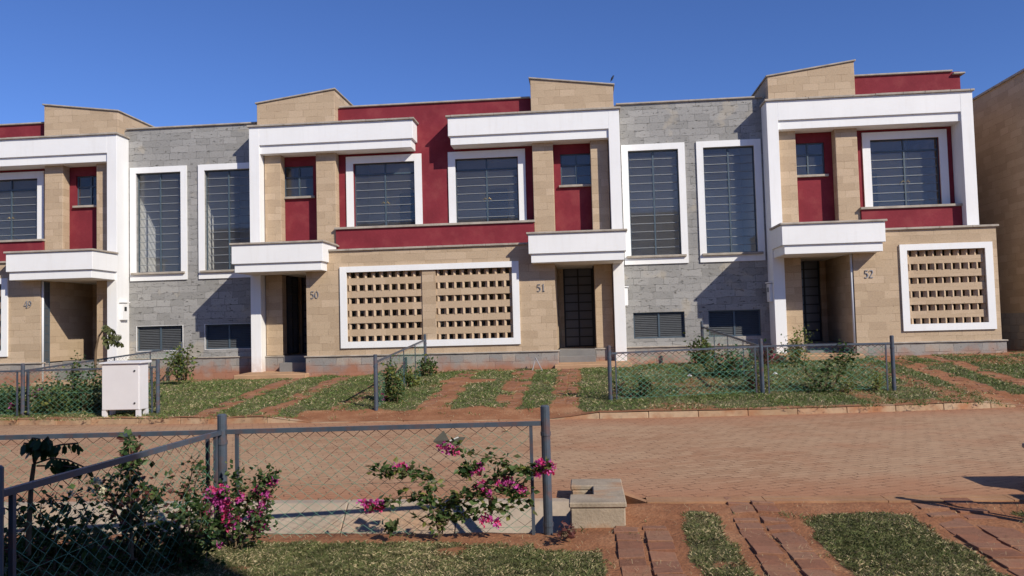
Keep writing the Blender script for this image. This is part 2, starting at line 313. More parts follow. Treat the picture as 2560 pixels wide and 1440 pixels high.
# near garden; right of the manhole it meets the road, left of it a drain lies between
def nearturf(X,Y):
    t=.92
    for a,b in ((.1,.76),(1.2,1.86),(2.95,3.72)):
        d=max(a-X,X-b); t=min(t,0 if d<0 else min(1,max(0,d+.07*nz(X,Y,3.5,6))/.06))
    if X>.35: t=min(t,max(0,(7.72+.5*nz(X,Y,1.6,4)-Y)/.25))
    else: t=min(t,max(0,(6.98+.14*nz(X,Y,2.1,4)-Y)/.12))
    if X>-.5 and X<.2: t=min(t,max(0,(6.75+.1*nz(X,Y,3)-Y)/.15))
    t-=max(0,nz(X,Y,2.3,2)-.12)*1.6
    return t
def nearz(X,Y):
    z=-.08+.012*nz(X,Y,2.5)
    if X>.35: z+= max(0,min(1,(Y-7.2)/.8))*.068
    elif Y>7.25: z-= min(1,(Y-7.25)/.18)*.36 if X<-.22 else 0
    return z
ys=[-60,-20,-8,-2,0,2,3,4]+fr_(4.4,7.2,.08)+[7.25,7.3,7.36,7.44,7.52,7.62,7.7]
xs=[-60,-25,-12,-9]+fr_(-7,-.3,.08)+[-.24,-.2]+fr_(-.1,.3,.08)
sheet('garden_soil',xs,ys,nearz,nearturf,groundm)
sheet('driveway_soil',[.3]+fr_(.38,6,.08)+[8,12,25,60],ys+[7.8,7.9,8.0,8.08],lambda x,y:nearz(max(x,.36),y),nearturf,groundm)
m=MB(); 
xr=[-60,-30]+fr_(-20,20,1)+[30,60]
for i in range(len(xr)-1):
    a,b=xr[i],xr[i+1]; ca,cb=max(-20,min(16,a)),max(-20,min(16,b))
    m.quad([(a,8.3,0),(b,8.3,0),(b,kerbY(cb)+.03,0),(a,kerbY(ca)+.03,0)])
tag(m.build('road',roadm),kind='structure')
# far kerbs (raised), stones 0.9 m long
def kerbrun(x0,x1,e0,e1):
    m=MB(); x=x0; L=.92
    while x<x1-.05:
        b=min(x1,x+L); ja=x+.0025; jb=b-.0025
        za=.115+random.uniform(-.006,.006); zb=.115+random.uniform(-.006,.006)
        if e0 and x==x0: za=.012
        if e1 and b>=x1-.01: zb=.012
        ya,yb=kerbY(ja),kerbY(jb)
        m.hexa([(ja,ya,-.1),(jb,yb,-.1),(jb,yb+.16,-.1),(ja,ya+.16,-.1),(ja,ya+.03,za),(jb,yb+.03,zb),(jb,yb+.16,zb+.004),(ja,ya+.16,za+.004)]); x=b
    return m
for a,b,c,d in ((-.72,8.3,1,1),(-30.24,-5.4,0,1)):
    o=kerbrun(a,b,c,d).build('kerb',kerbm,bevel=.012); tag(o,kind='structure')
m=MB(); x=-5.39
while x<-.75: m.box(x+.005,x+.9,15.2,15.34,-.1,.012); x+=.925
x=8.32
while x<16: m.box(x+.005,x+.9,kerbY(x)+.0,kerbY(x)+.16,-.1,.014); x+=.925
tag(m.build('dropped_kerb',kerbm),kind='structure')
# near drain lining and edge strips
m=MB(); x=-60.0; segs=[-60,-30,-20]+fr_(-14,-.2,1.15)+[-.21]
for i in range(len(segs)-1):
    a,b=segs[i]+.004,segs[i+1]-.004
    m.hexa([(a,7.66,-.5),(b,7.66,-.5),(b,8.3,-.5),(a,8.3,-.5),(a,7.74,-.36),(b,7.74,-.36),(b,8.3,-.36),(a,8.3,-.36)])
    m.hexa([(a,7.74,-.36),(b,7.74,-.36),(b,8.3,-.36),(a,8.3,-.36),(a,8.17,.0),(b,8.17,.0),(b,8.3,.006),(a,8.3,.006)])
tag(m.build('drain',drainm,bevel=.01),kind='structure')
m=MB(); x=.55
m.hexa([(.30,8.3,-.2),(.54,8.08,-.2),(.54,8.3,-.2),(.34,8.42,-.2),(.30,8.38,.03),(.54,8.08,.006),(.56,8.16,.006),(.36,8.46,.03)])
while x<30:
    m.box(x+.004,x+1.146,8.08,8.19,-.2,.004+random.uniform(0,.004)); m.box(x+.004,x+1.146,8.20,8.31,-.2,.007+random.uniform(0,.003)); x+=1.15
tag(m.build('edge_strip',edgem),kind='structure')
# manholes at the end of the drain
def manhole(x0,y0,label,h=.15,sx=.5,sy=1.12):
    t=thing('manhole',label,'manhole',(x0+sx/2,y0,-.08),'concrete drain manholes')
    m=MB(); x1=x0+sx; y1=y0+sy; hx=x0+.21; h0=y0+.36; h1=y0+.78; zt=h; zb=-.3
    m.box(x0,x1,y0,y0+.36,zb,zt-.05); m.box(x0,x1,h1,y1,zb,zt-.05); m.box(hx,x1,h0,h1,zb,zt-.05); 
    m.build('body',boxm,t,bevel=.012)
    m=MB(); e=.012
    v=[(x0-e,y0-e),(x1+e,y0-e),(x1+e,y1+e),(x0-e,y1+e),(x0-e,h1),(hx,h1),(hx,h0),(x0-e,h0)]
    for a,b,c,d in (((x0-e),(x1+e),(y0-e),h0),((x0-e),(x1+e),h1,(y1+e)),(hx,(x1+e),h0,h1)): m.box(a,b,c,d,zt-.05,zt)
    m.build('rim',boxm,t,bevel=.01); m=MB(); m.box(x0+.02,hx-.001,h0+.001,h1-.001,-.32,-.28); m.build('floor',boxm,t)
    return t
manhole(-.19,7.42,'square concrete drain manhole with notched top beside the tall grey fence post')
manhole(4.50,7.55,'guessed concrete manhole at the very right edge, casting a dark shadow on the road',.42,.7,1.3)  # guessed object, mostly out of view, sized to throw the shadow on the road

# paver strips
def pavers(x0,rows,cols,y0,y1,wd,lift,zfun,slope=0,miss=0,name='paver_path',L=.23,jx=.006):
    m=MB(); gap=.036
    for c in range(cols):
        y=y0+RS.uniform(0,.12)
        while y<y1:
            l=L*RS.uniform(.72,1.25); 
            if RS.rand()>miss:
                cx=x0+c*(wd+gap)+(slope*(y1-y))+RS.uniform(-jx,jx); a=RS.uniform(-.012,.012); hx=wd/2*RS.uniform(.97,1.0); z=zfun(cx,y)+lift+RS.uniform(-.006,.006); tx,ty=RS.uniform(-.012,.012,2)
                pts=[]
                for zz in (-.08,0):
                    for sx_,sy_ in ((-1,-1),(1,-1),(1,1),(-1,1)):
                        px=sx_*hx; py=sy_*(l/2-.006); pts.append((cx+px*math.cos(a)-py*math.sin(a),y+l/2+px*math.sin(a)+py*math.cos(a),z+zz+(tx*sx_+ty*sy_)*.5))
                m.hexa(pts)
            y+=l
    return tag(m.build(name,paver,bevel=.004),kind='structure')
pavers(.31,0,2,4.2,7.35,.215,.016,nearz,jx=.014); pavers(1.42,0,2,4.2,8.02,.215,.014,nearz,-.02,jx=.014); pavers(3.18,0,2,4.2,8.02,.26,.014,nearz,-.03,jx=.014)
for c,wd,st in TRACKS:
    pavers(c-.115,0,2,15.95,21.6,.2,.013,lambda x,y:lawnz(x,y),.09 if c>6 else 0,.12 if c==-.46 else .35,L=.21)

# ---------------------------------------------------------------- terraced houses
YT,YK,YC,YP,YR,YD=22.0,21.47,22.69,23.0,23.33,24.5
def ribbon(m,pts,ws,y,d,zup=True):
    # variable width stroke standing on plane y, thickness d
    P=[Vector((p[0],p[1])) for p in pts]; L=[];Rr=[]
    for i,p in enumerate(P):
        dr=(P[min(i+1,len(P)-1)]-P[max(i-1,0)]).normalized(); n=Vector((-dr.y,dr.x))*ws[i]/2; L.append(p+n); Rr.append(p-n)
    for i in range(len(P)-1):
        a,b,c,e=L[i],Rr[i],Rr[i+1],L[i+1]
        m.hexa([(a.x,y-d,a.y),(b.x,y-d,b.y),(b.x,y,b.y),(a.x,y,a.y),(e.x,y-d,e.y),(c.x,y-d,c.y),(c.x,y,c.y),(e.x,y,e.y)])
def arc(cx,cz,rx,rz,a0,a1,n=12): return [(cx+rx*math.cos(math.radians(a0+(a1-a0)*i/n)),cz+rz*math.sin(math.radians(a0+(a1-a0)*i/n))) for i in range(n+1)]
T_,t_=.13,.05
def digit(ch):
    S=[]
    if ch=='0':
        p=arc(.3,.5,.22,.47,0,360,28); S.append((p,[t_+ (T_-t_)*abs((q[0]-.3)/.22)**1.5 for q in p]))
    if ch=='4':
        S+= [([(.45,0),(.45,1)],[T_,T_]),([(.41,.97),(.04,.34)],[t_,t_]),([(.02,.3),(.62,.3)],[.08,.08]),([(.32,.03),(.58,.03)],[.05,.05])]
    if ch=='9':
        p=arc(.3,.67,.19,.28,0,360,24); S.append((p,[t_+(T_-t_)*abs((q[0]-.3)/.19)**1.5 for q in p])); p=arc(.02,.62,.48,.6,10,-78,12); S.append((p,[T_-.008*i for i in range(13)]))
    if ch=='5':
        S+= [([(.14,.96),(.5,.96)],[.1,.1]),([(.16,.95),(.12,.56)],[t_,t_])]; p=arc(.24,.32,.25,.29,115,-130,16); S.append((p,[.06+.075*math.sin(i/16*math.pi) for i in range(17)]))
    if ch=='1':
        S+= [([(.3,0),(.3,1)],[T_,T_]),([(.12,.8),(.29,.97)],[.06,.06]),([(.12,.03),(.48,.03)],[.05,.05])]
    if ch=='2':
        p=arc(.27,.72,.2,.25,165,-35,14)+[(.08,.06)]; S.append((p,[.05+.08*math.sin(min(1,i/13)*math.pi*.8) for i in range(len(p))])); S.append(([(.05,.05),(.52,.05)],[.1,.1]))
    return S
def number(txt,x,z,h,parent):
    m=MB()
    for i,ch in enumerate(txt):
        for pts,ws in digit(ch): ribbon(m,[(x+(i*.62+p[0])*h,z+p[1]*h) for p in pts],[a*h*.9 for a in ws],YT-.006,.018)
    o=m.build('house_number',numm,parent); return o
def window(par,x0,x1,z0,z1,y,fw,mull,transoms,bars,handles=False,door=False,sill=None,surround=None):
    if x0>x1:x0,x1=x1,x0
    d=.04; m=MB(); m.ring(x0,x1,z0,z1,fw,y,y+d)
    for k in range(1,mull):
        xm=x0+(x1-x0)*k/mull; zt=z1-fw
        m.box(xm-.022,xm+.022,y-.006,y+d+.006,z0+fw,zt)
    for tz in transoms: m.box(x0+fw,x1-fw,y-.004,y+d+.004,tz-.025,tz+.025)
    o=m.build('door' if door else 'window',dsteel if door else steel,par)
    m=MB()
    for bz in bars: hb=.018 if door else .010; m.box(x0+fw*.5,x1-fw*.5,y+.003,y+.021,bz-hb,bz+hb)
    m.build('glazing_bars',dsteel if door else barm,o)
    m=MB(); m.box(x0+fw*.6,x1-fw*.6,y+.026,y+.031,z0+fw*.6,z1-fw*.6); m.build('pane',dglass if door else glass,o)
    if handles:
        xm=(x0+x1)/2
        for s_ in (-1,1):
            m=MB(); m.tube([(xm+s_*.03,y-.01,z0+.72),(xm+s_*.06,y-.03,z0+.76),(xm+s_*.12,y-.03,z0+.70)],.008,5); m.build('handle',brass,o)
    if surround: surround.build('surround',white,o,bevel=.006)
    if sill: sill.build('sill',coping,o,bevel=.006)
    return o
def house(num,x0,s,label,end=False,dz=0):
    X=lambda u:x0+s*u
    zg=zf(x0+s*2); h=thing('terraced_house',label,'house',(X(2.5),YT,zg),'terraced houses in the row')
    ax=5.45; uR=5.51 if end else ax          # party axis
    B=lambda m,u0,u1,*r: m.box(min(X(u0),X(u1)),max(X(u0),X(u1)),*r)
    # grey stair bay
    vw=2.065 if num in('49','50') else 2.045; gh=8.16
    m=MB(); m.panel(X(.2),X(-vw),.2,gh,YR,YR+.2,[(X(-.25),X(-1.69),3.70,6.79),(X(-.25),X(-1.71),1.33,2.08)]); m.build('grey_wall',grey,h)
    m=MB(); B(m,0.0,-vw,YR-.05,YR+.1,.2,1.07); m.build('grey_plinth',plin,h,bevel=.008)
    m=MB(); B(m,0.0,-vw,YR-.085,YR+.1,1.07,1.105); m.build('plinth_ledge',coping,h,bevel=.006)
    m=MB(); B(m,.05,-vw,YR-.06,YR+.32,gh,gh+.05); m.build('grey_coping',coping,h,bevel=.01)
    # upper burgundy wall
    rz=8.50+dz; uw=(2.98,4.85)
    m=MB(); m.panel(X(.2),X(uR),3.95,rz,YR,YR+.2,[(X(.80),X(1.72),5.87,6.80),(X(uw[0]),X(uw[1]),4.83,6.80)]); m.build('burgundy_wall',red,h)
    m=MB(); B(m,2.56,(5.3 if end else uR),YR-.06,YR+.32,rz,rz+.05); 
    if end: B(m,5.3,5.62,YR-.1,YR+.32,rz-.09,rz-.04)
    m.build('parapet_coping',coping,h,bevel=.01)
    if end: m=MB(); m.box(X(5.51)-.2,X(5.51)+.001,YR+.2,YR+8,.5,rz-.1); m.build('side_wall',tan,h)
    # roof stair box with sloping top
    m=MB(); a,b=X(.13),X(2.52); y0,y1=YP-.02,26.4; zl,zh=8.66,8.97
    if a<b: P=[(a,zl),(b,zh)]
    else: P=[(b,zh),(a,zl)]
    m.hexa([(P[0][0],y0,7.9),(P[1][0],y0,7.9),(P[1][0],y1,7.9),(P[0][0],y1,7.9),(P[0][0],y0,P[0][1]),(P[1][0],y0,P[1][1]),(P[1][0],y1,P[1][1]),(P[0][0],y1,P[0][1])]); m.build('roof_box',tan,h,bevel=.008)
    m=MB(); sl_=(P[1][1]-P[0][1])/(P[1][0]-P[0][0]); e=.045; A=(P[0][0]-e,P[0][1]-e*sl_); Bp=(P[1][0]+e,P[1][1]+e*sl_)
    m.hexa([(A[0],y0-e,A[1]+.001),(Bp[0],y0-e,Bp[1]+.001),(Bp[0],y1,Bp[1]+.001),(A[0],y1,A[1]+.001),(A[0],y0-e,A[1]+.045),(Bp[0],y0-e,Bp[1]+.045),(Bp[0],y1,Bp[1]+.045),(A[0],y1,A[1]+.045)]); m.build('roof_box_coping',coping,h,bevel=.008)
    # white portal: column(s) and beam
    m=MB(); B(m,0,.31,YC,YR+.02,zg-.12,7.88); 
    m.build('column',white,h,bevel=.006)
    if end: m=MB(); B(m,5.19,5.51,YC,YR-.002,4.10,7.88); m.build('column',white,h,bevel=.006)
    be=5.19 if end else 4.93
    m=MB(); B(m,.31,be,YC+.001,YR-.001,7.33,7.879); B(m,.31,be-(0 if end else .06),YC+.06,YR-.002,7.08,7.33); m.build('beam',white,h,bevel=.006)
    m=MB(); e2=5.56 if end else 4.99
    x=-.05
    while x<e2-.05:
        b_=min(e2,x+.62*RS.uniform(.8,1.2)); B(m,x+.003,b_-.003,YC-.06+RS.uniform(-.004,.004),YR-.003,7.881,7.935+RS.uniform(-.004,.004)); x=b_
    m.build('beam_coping',coping,h,bevel=.006)
    # stone piers
    m=MB(); B(m,.335,.84,YP,YD,1.1,3.6); B(m,.335,.84,YP,YR-.002,3.6,7.10); m.build('pier',tan,h,bevel=.012)
    m=MB(); B(m,.325,.87,YP-.03,YD,zg-.1,1.06); m.build('pier_plinth',plin,h,bevel=.01)
    m=MB(); B(m,.32,.89,YP-.05,YD,1.06,1.10); m.build('plinth_ledge',coping,h,bevel=.008)
    m=MB(); B(m,1.92,2.52,YP,YR-.002,4.1,7.10); m.build('pier',tan,h,bevel=.012)
    # red apron under the bedroom window with its long sill
    ub=5.19 if end else uR
    m=MB(); B(m,2.52,ub,YP-.07,YR-.003,4.09,4.76); m.build('window_apron',red,h)
    m=MB(); B(m,2.49,ub+(0.0 if not end else -.002),YP-.13,YR+.06,4.765,4.83); sill=m
    sur=MB(); sur.ring(X(2.75),X(5.05),4.832,7.0,.215,YR-.045,YR-.001,bottom=False)
    window(h,X(uw[0]),X(uw[1]),4.85,6.80,YR+.09,.035,2,[6.46],[6.46-.236*k for k in range(1,7)],handles=True,sill=sill,surround=sur)
    sm=MB(); B(sm,.76,1.78,YR-.09,YR+.06,5.80,5.865)
    window(h,X(.80),X(1.72),5.87,6.80,YR+.08,.035,2,[6.46],[6.15],sill=sm)
    sur=MB(); sur.panel(X(-.06),X(-1.88),3.47,6.97,YR-.045,YR-.001,[(X(-.25),X(-1.69),3.70,6.79)])
    sm=MB(); B(sm,-.12,-1.82,YR-.12,YR+.05,3.655,3.72)
    window(h,X(-.25),X(-1.69),3.72,6.79,YR+.10,.03,2,[],[6.79-.236*k for k in range(1,13)],sill=sm,surround=sur)
    # louvred vent
    a,b=sorted((X(-.25),X(-1.71))); m=MB(); m.ring(a,b,1.33,2.08,.035,YR+.07,YR+.12); m.box((a+b)/2-.025,(a+b)/2+.025,YR+.065,YR+.12,1.365,2.045); lv=m.build('vent',steel,h)
    m=MB()
    for k in range(13):
        z=1.385+k*.052
        for p,q_ in ((a+.036,(a+b)/2-.026),((a+b)/2+.026,b-.036)): m.hexa([(p,YR+.075,z-.018),(q_,YR+.075,z-.018),(q_,YR+.081,z-.018),(p,YR+.081,z-.018),(p,YR+.108,z+.026),(q_,YR+.108,z+.026),(q_,YR+.114,z+.026),(p,YR+.114,z+.026)])
    m.build('louvres',louv,lv); m=MB(); m.box(a,b,YR+.201,YR+.22,1.3,2.1); m.build('shade_backing',dsteel,lv)  # dark sheet whose colour stands for the unlit space behind the louvres
    # white surround line of the vent opening
    if num in('49','50'):
        m=MB(); m.panel(X(-.235),X(-1.725),1.315,2.09,YR-.012,YR-.001,[(X(-.25),X(-1.71),1.33,2.08)]); m.build('trim',white,lv)
    # entrance canopy
    m=MB(); B(m,-.015,2.6,YK,YC+.01,3.72,4.25); B(m,.045,2.54,YK+.06,YC+.012,3.48,3.72); m.build('canopy',white,h,bevel=.006)
    m=MB(); B(m,-.06,2.65,YK-.05,YC-.001,4.25,4.305); B(m,.315,2.62,YC,YP-.001,4.251,4.30); m.build('canopy_coping',coping,h,bevel=.008)
    m=MB(); B(m,.32,1.925,YC+.012,YD,3.49,3.90); m.build('porch_ceiling',plaster,h)
    # ground floor block with pierced screen
    te=5.59 if end else ax; sf0=3.12 if end else 2.92; sz=.09 if end else 0
    f0,f1=(3.12,5.46) if end else (2.92,5.45)
    hz=(1.47+sz,3.42+sz); hx=(3.30,5.27) if end else (3.11,5.26)
    sh=(1.47+sz,3.41+sz)
    m=MB(); m.panel(X(1.93),X(te),1.1,4.03+sz*.4,YT,YT+.2,[(X(hx[0]),X(hx[1]),hz[0],hz[1])]); B(m,1.93,2.13,YT+.2,YD,1.1,4.0)
    if end: m.box(X(te)-.2,X(te),YT+.2,YR+.2,1.1,4.05)
    m.build('lower_wall',tan,h)
    zt=4.03+sz*.4
    m=MB(); B(m,1.90,te+(.09 if end else 0),YT-.045,YT+.15,zg-.2,1.06); B(m,1.90,2.13,YT+.15,YD,zg-.2,1.06); m.build('lower_plinth',plin,h,bevel=.01)
    m=MB(); B(m,1.86,te+(.12 if end else 0),YT-.08,YT+.15,1.06,1.10); m.build('plinth_ledge',coping,h,bevel=.008)
    m=MB(); x=1.9; e3=te+(.06 if end else 0)
    while x<e3-.02:
        b_=min(e3,x+.7*RS.uniform(.8,1.2)); B(m,x+.002,b_-.002,YT-.06+RS.uniform(-.005,.005),YP-.075,zt,zt+.055); x=b_
    m.build('wall_coping',coping,h,bevel=.006)
    m=MB(); 
    if end: m.panel(X(f0),X(f1),1.29+sz,3.58+sz,YT-.05,YT-.001,[(X(hx[0]),X(hx[1]),hz[0],hz[1])])
    else: m.panel(X(f0),X(f1),1.29+sz,3.58+sz,YT-.05,YT-.001,[(X(hx[0]),X(5.6),hz[0],hz[1])])
    m.build('screen_surround',white,h,bevel=.005)
    # screen: courses with turned blocks between
    m=MB(); a,b=sorted((X(hx[0]),X(hx[1]))); ph=.36; top=hz[1]
    for r in range(6):
        zt2=top-.002-r*ph; zb2=zt2-.165
        zz=zb2-(.195 if r<5 else 0)
        if r<5: m.box(a+.001,b-.001,YT+.03,YT+.19,zz+.001,zb2-.001)
        else: zz=zb2
        nf=9; pw=(b-a-.06)/nf
        for k in range(nf+1):
            cx=a+.03+pw*k+(0.02 if r%2 else 0); cy=YT+(.075 if r%2 else .11); an=math.radians(40)
            ca,sa=math.cos(an),math.sin(an); pts=[]
            for z in (zb2,zt2):
                for px,py in ((-.036,-.062),(.036,-.062),(.036,.062),(-.036,.062)):
                    X_=cx+px*ca-py*sa; X_=min(max(X_,a+.002),b-.002); pts.append((X_,cy+px*sa+py*ca,z))
            m.hexa(pts)
    if hz[0]<zb2-.005: m.box(a+.001,b-.001,YT+.03,YT+.19,hz[0]+.001,zb2-.001)
    m.build('pierced_screen',tanplain,h)
    # utility yard behind the screen
    m=MB(); B(m,2.14,te-.21,YD+.9,YD+1.0,.9,4.0,); B(m,2.14,te-.21,YT+.21,YD+.9,.9,1.0); B(m,2.14,te-.01,YT+.21,YR+.2,3.94,4.02); B(m,te-.12,te-.02,YT+.21,YD+.9,1,3.94)
    m.build('yard_walls',plaster,h)
    # porch: back wall, door, steps
    m=MB(); m.panel(X(.84),X(1.93),.5,3.6,YD,YD+.2,[(X(.87),X(1.77),1.10,3.56)]); m.build('porch_back_wall',tan,h)
    d=window(h,X(.87),X(1.77),1.10,3.56,YD+.06,.05,2,[],[3.56-.05-.262*k for k in range(1,9)],door=True)
    m=MB(); m.box(*sorted((X(1.66),X(1.72))),YD+.02,YD+.05,2.0,2.16); m.build('handle',louv,d)
    m=MB(); B(m,.88,1.76,YD+.3,YD+.32,1,3.6); m.build('shade_backing',dsteel,d)  # dark sheet whose colour stands for the unlit room behind the door
    m=MB(); B(m,.87,1.90,YT+.95,YD,zg-.2,1.085); B(m,.87,1.90,YT+.62,YT+.95,zg-.2,.90); m.build('door_steps',stepm,h,bevel=.01)
    m=MB(); m.hexa([(p[0],p[1],p[2]) for p in [(min(X(-.08),X(2.0)),YT-.34,zg-.3),(max(X(-.08),X(2.0)),YT-.34,zg-.3),(max(X(-.08),X(2.0)),YC+.3,zg-.3),(min(X(-.08),X(2.0)),YC+.3,zg-.3),(min(X(-.08),X(2.0)),YT-.34,zg+.02),(max(X(-.08),X(2.0)),YT-.34,zg+.02),(max(X(-.08),X(2.0)),YC+.3,zg+.05),(min(X(-.08),X(2.0)),YC+.3,zg+.05)]]); m.build('apron_slab',slabm,h,bevel=.02)
    # glazed light in the porch side wall
    m=MB(); xg=X(.846); ya,yb=YP+.33,YP+1.22; z0_,z1_=1.15,3.46; th=.02*s
    for yy in (ya,(ya+yb)/2,yb): m.box(*sorted((xg,xg+th*1.5)),yy-.025,yy+.025,z0_,z1_)
    for k in range(10): zz=z0_+(z1_-z0_)*k/9; m.box(*sorted((xg+th*.1,xg+th*1.2)),ya,yb,zz-.014,zz+.014)
    sw=m.build('side_window',dsteel,h); m=MB(); m.box(*sorted((xg-.002*s,xg+.006*s)),ya,yb,z0_,z1_); m.build('pane',dglass,sw)
    # downpipe at the porch corner
    if num in('49','52'): m=MB(); m.tube([(X(1.895),YT+.06,zg+.05),(X(1.895),YT+.06,3.47)],.032,8); m.build('downpipe',pipew,h,smooth=True)
    if num=='49':
        m=MB(); xg=X(1.925)
        for yy in (YT+.14,YT+.36): m.box(*sorted((xg,xg-s*.03)),yy-.015,yy+.015,.9,3.45)
        for k in range(11): m.box(*sorted((xg,xg-s*.02)),YT+.14,YT+.36,.92+k*.25,.945+k*.25)
        sw=m.build('side_window',steel,h); m=MB(); m.box(*sorted((xg,xg-s*.01)),YT+.14,YT+.36,.9,3.45); m.build('pane',louv,sw)
    # rooms behind glass
    def room(u0,u1,y0,y1,z0,z1,mat,name):
        m=MB(); a,b=sorted((X(u0),X(u1))); 
        for q_ in ([(a,y1,z0),(b,y1,z0),(b,y1,z1),(a,y1,z1)],[(a,y0,z0),(a,y1,z0),(a,y1,z1),(a,y0,z1)],[(b,y0,z0),(b,y0,z1),(b,y1,z1),(b,y1,z0)],[(a,y0,z0),(b,y0,z0),(b,y1,z0),(a,y1,z0)],[(a,y0,z1),(a,y1,z1),(b,y1,z1),(b,y0,z1)]): m.quad(q_)
        return m.build(name,mat,h)
    room(2.5,5.40,YR+.2,YR+3.4,4.3,7.6,plaster,'bedroom'); room(.45,2.42,YR+.2,YR+1.9,4.35,7.4,plaster,'bathroom'); room(-.02,-2.0,YR+.2,YR+3.2,2.3,8.1,plasterw,'stairwell')
    m=MB(); B(m,3.6,4.3,YR+3.3,YR+3.38,4.31,6.4); m.build('interior_door',bluedoor,h)
    # body of the house (roof and back), below parapets
    m=MB(); B(m,-vw+.001,uR,YR+3.42,YR+8,.4,7.9); B(m,-vw+.001,uR,YR+.2,YR+3.42,8.12,8.14) if False else None; m.build('rear_block',tan,h)
    m=MB(); B(m,-vw+.002,uR-.002,YR+.201,YR+7.9,8.105,8.14); m.build('roof_slab',coping,h)
    zn=3.13 if not end else 3.17
    # number position
    pos={'49':(60,770),'50':(776,746.5),'51':(1342,729),'52':(2160,695)}[num]; p=at(pos[0],pos[1],YT); number(num,p.x,p.z,.205,h)
    # meter box on the column flank
    if num in('49','52','51'):
        xx=X(0)-(s*.0); yb_=YC+.30; e=-s
        m=MB(); m.box(*sorted((xx+e*.001,xx+e*.09)),yb_-.17,yb_+.17,2.28,2.78); mb=m.build('meter_box',white,h,bevel=.008)
        m=MB(); m.box(*sorted((xx+e*.002,xx+e*.12)),yb_-.20,yb_+.20,2.80,2.83); m.build('lid',white,mb); m=MB(); m.box(*sorted((xx+e*.091,xx+e*.096)),yb_-.06,yb_+.06,2.55,2.68); m.build('meter_window',dsteel,mb)
    return h
house('50',-9.77,1,'terraced house numbered 50, its white column left of the doorway, joined to number 51')
house('51',1.13,-1,'terraced house numbered 51, its two panelled glass door in full view between 50 and 52')
house('52',5.22,1,'terraced house numbered 52, the right end of the row, with a closed white frame',end=True,dz=.13)
house('49',-13.90,-1,'terraced house numbered 49, cut off by the left edge of the picture')

# neighbouring block to the right
t=thing('apartment_block','tall plain brown stone side wall of the building right of number 52','building',(16,28,.8))
m=MB(); m.box(12.3,21,22.35,36,.5,8.45); m.build('wall',tan,t); m=MB(); m.box(12.26,21.1,22.31,36,.3,1.78); m.build('plinth',plin,t); m=MB(); m.box(12.24,21.1,22.29,36.1,8.45,8.51); m.build('coping',coping,t)
# house behind the viewer (throws the shade at the lower left, mirrored in the windows)
t=thing('house','stone house standing behind the viewer, shading the garden','house',(-6,-6,0))
m=MB(); m.panel(-24,6.02,-.1,8.5,-2.2,-2.0,[(a,a+1.8,z,z+1.7) for a in (-20,-15,-10.5,-5.5,3) for z in (1.3,4.9)]); m.box(-24,6.02,-9,-8.8,-.1,8.5); m.box(5.8,6.02,-8.8,-2.2,-.1,8.5); m.box(-24,-23.8,-8.8,-2.2,-.1,8.5); m.build('wall',tan,t)
m=MB(); m.box(-23.7,5.7,-8.7,-2.3,8.2,8.4); m.build('roof',coping,t)
for a in (-20,-15,-10.5,-5.5,3):
    for z in (1.3,4.9): m=MB(); m.ring(a,a+1.8,z,z+1.7,.06,-2.12,-2.08); m.box(a+.06,a+1.74,-2.11,-2.09,z+.06,z+1.64,1); m.build('window',[steel,dglass],t)

# ---------------------------------------------------------------- fences
def chain(m,A,B,z0,z1,pw=.135,ph=.10,r=.0013,rust=.12,sag=.004):
    A=Vector(A);B=Vector(B); L=(B-A).length; n=max(2,int(L/pw)); d=(B-A)/n
    nr=int((z1-z0)/(ph/2))
    up=Vector((0,0,1)); nn=d.cross(up).normalized()
    g=lambda i,j: A+d*(i*.5)+up*((z1-z0)*(j/nr)+z0)+Vector((0,0,0))+d*(.06*nz(i*.3,j*.3,1))+up*(.012*nz(i*.27,j*.2,1,5))
    for i in range(2*n):
        for j in range(nr):
            if (i+j)%2: a,b=g(i,j+1),g(i+1,j)
            else: a,b=g(i,j),g(i+1,j+1)
            mi=1 if (j>=nr-1 or random.random()<rust) else 0
            rr=r*(1.6 if j>=nr-1 else 1); o=up.cross((b-a)).normalized()*rr if True else 0; u_=(b-a).normalized().cross(nn)*rr
            q=nn*rr
            k=len(m.v); m.v+=[tuple(a+u_),tuple(a+q),tuple(a-u_),tuple(b+u_),tuple(b+q),tuple(b-u_)]
            for f in ((k,k+1,k+4,k+3),(k+1,k+2,k+5,k+4),(k+2,k,k+3,k+5)): m.f.append(f); m.mi.append(mi)
    for z in ((z0+z1)*.5+z0*.0,z0+.04):
        m.tube([A+up*z,A+d*n*.5+up*(z-.01),B+up*z],r,3,cap=False)
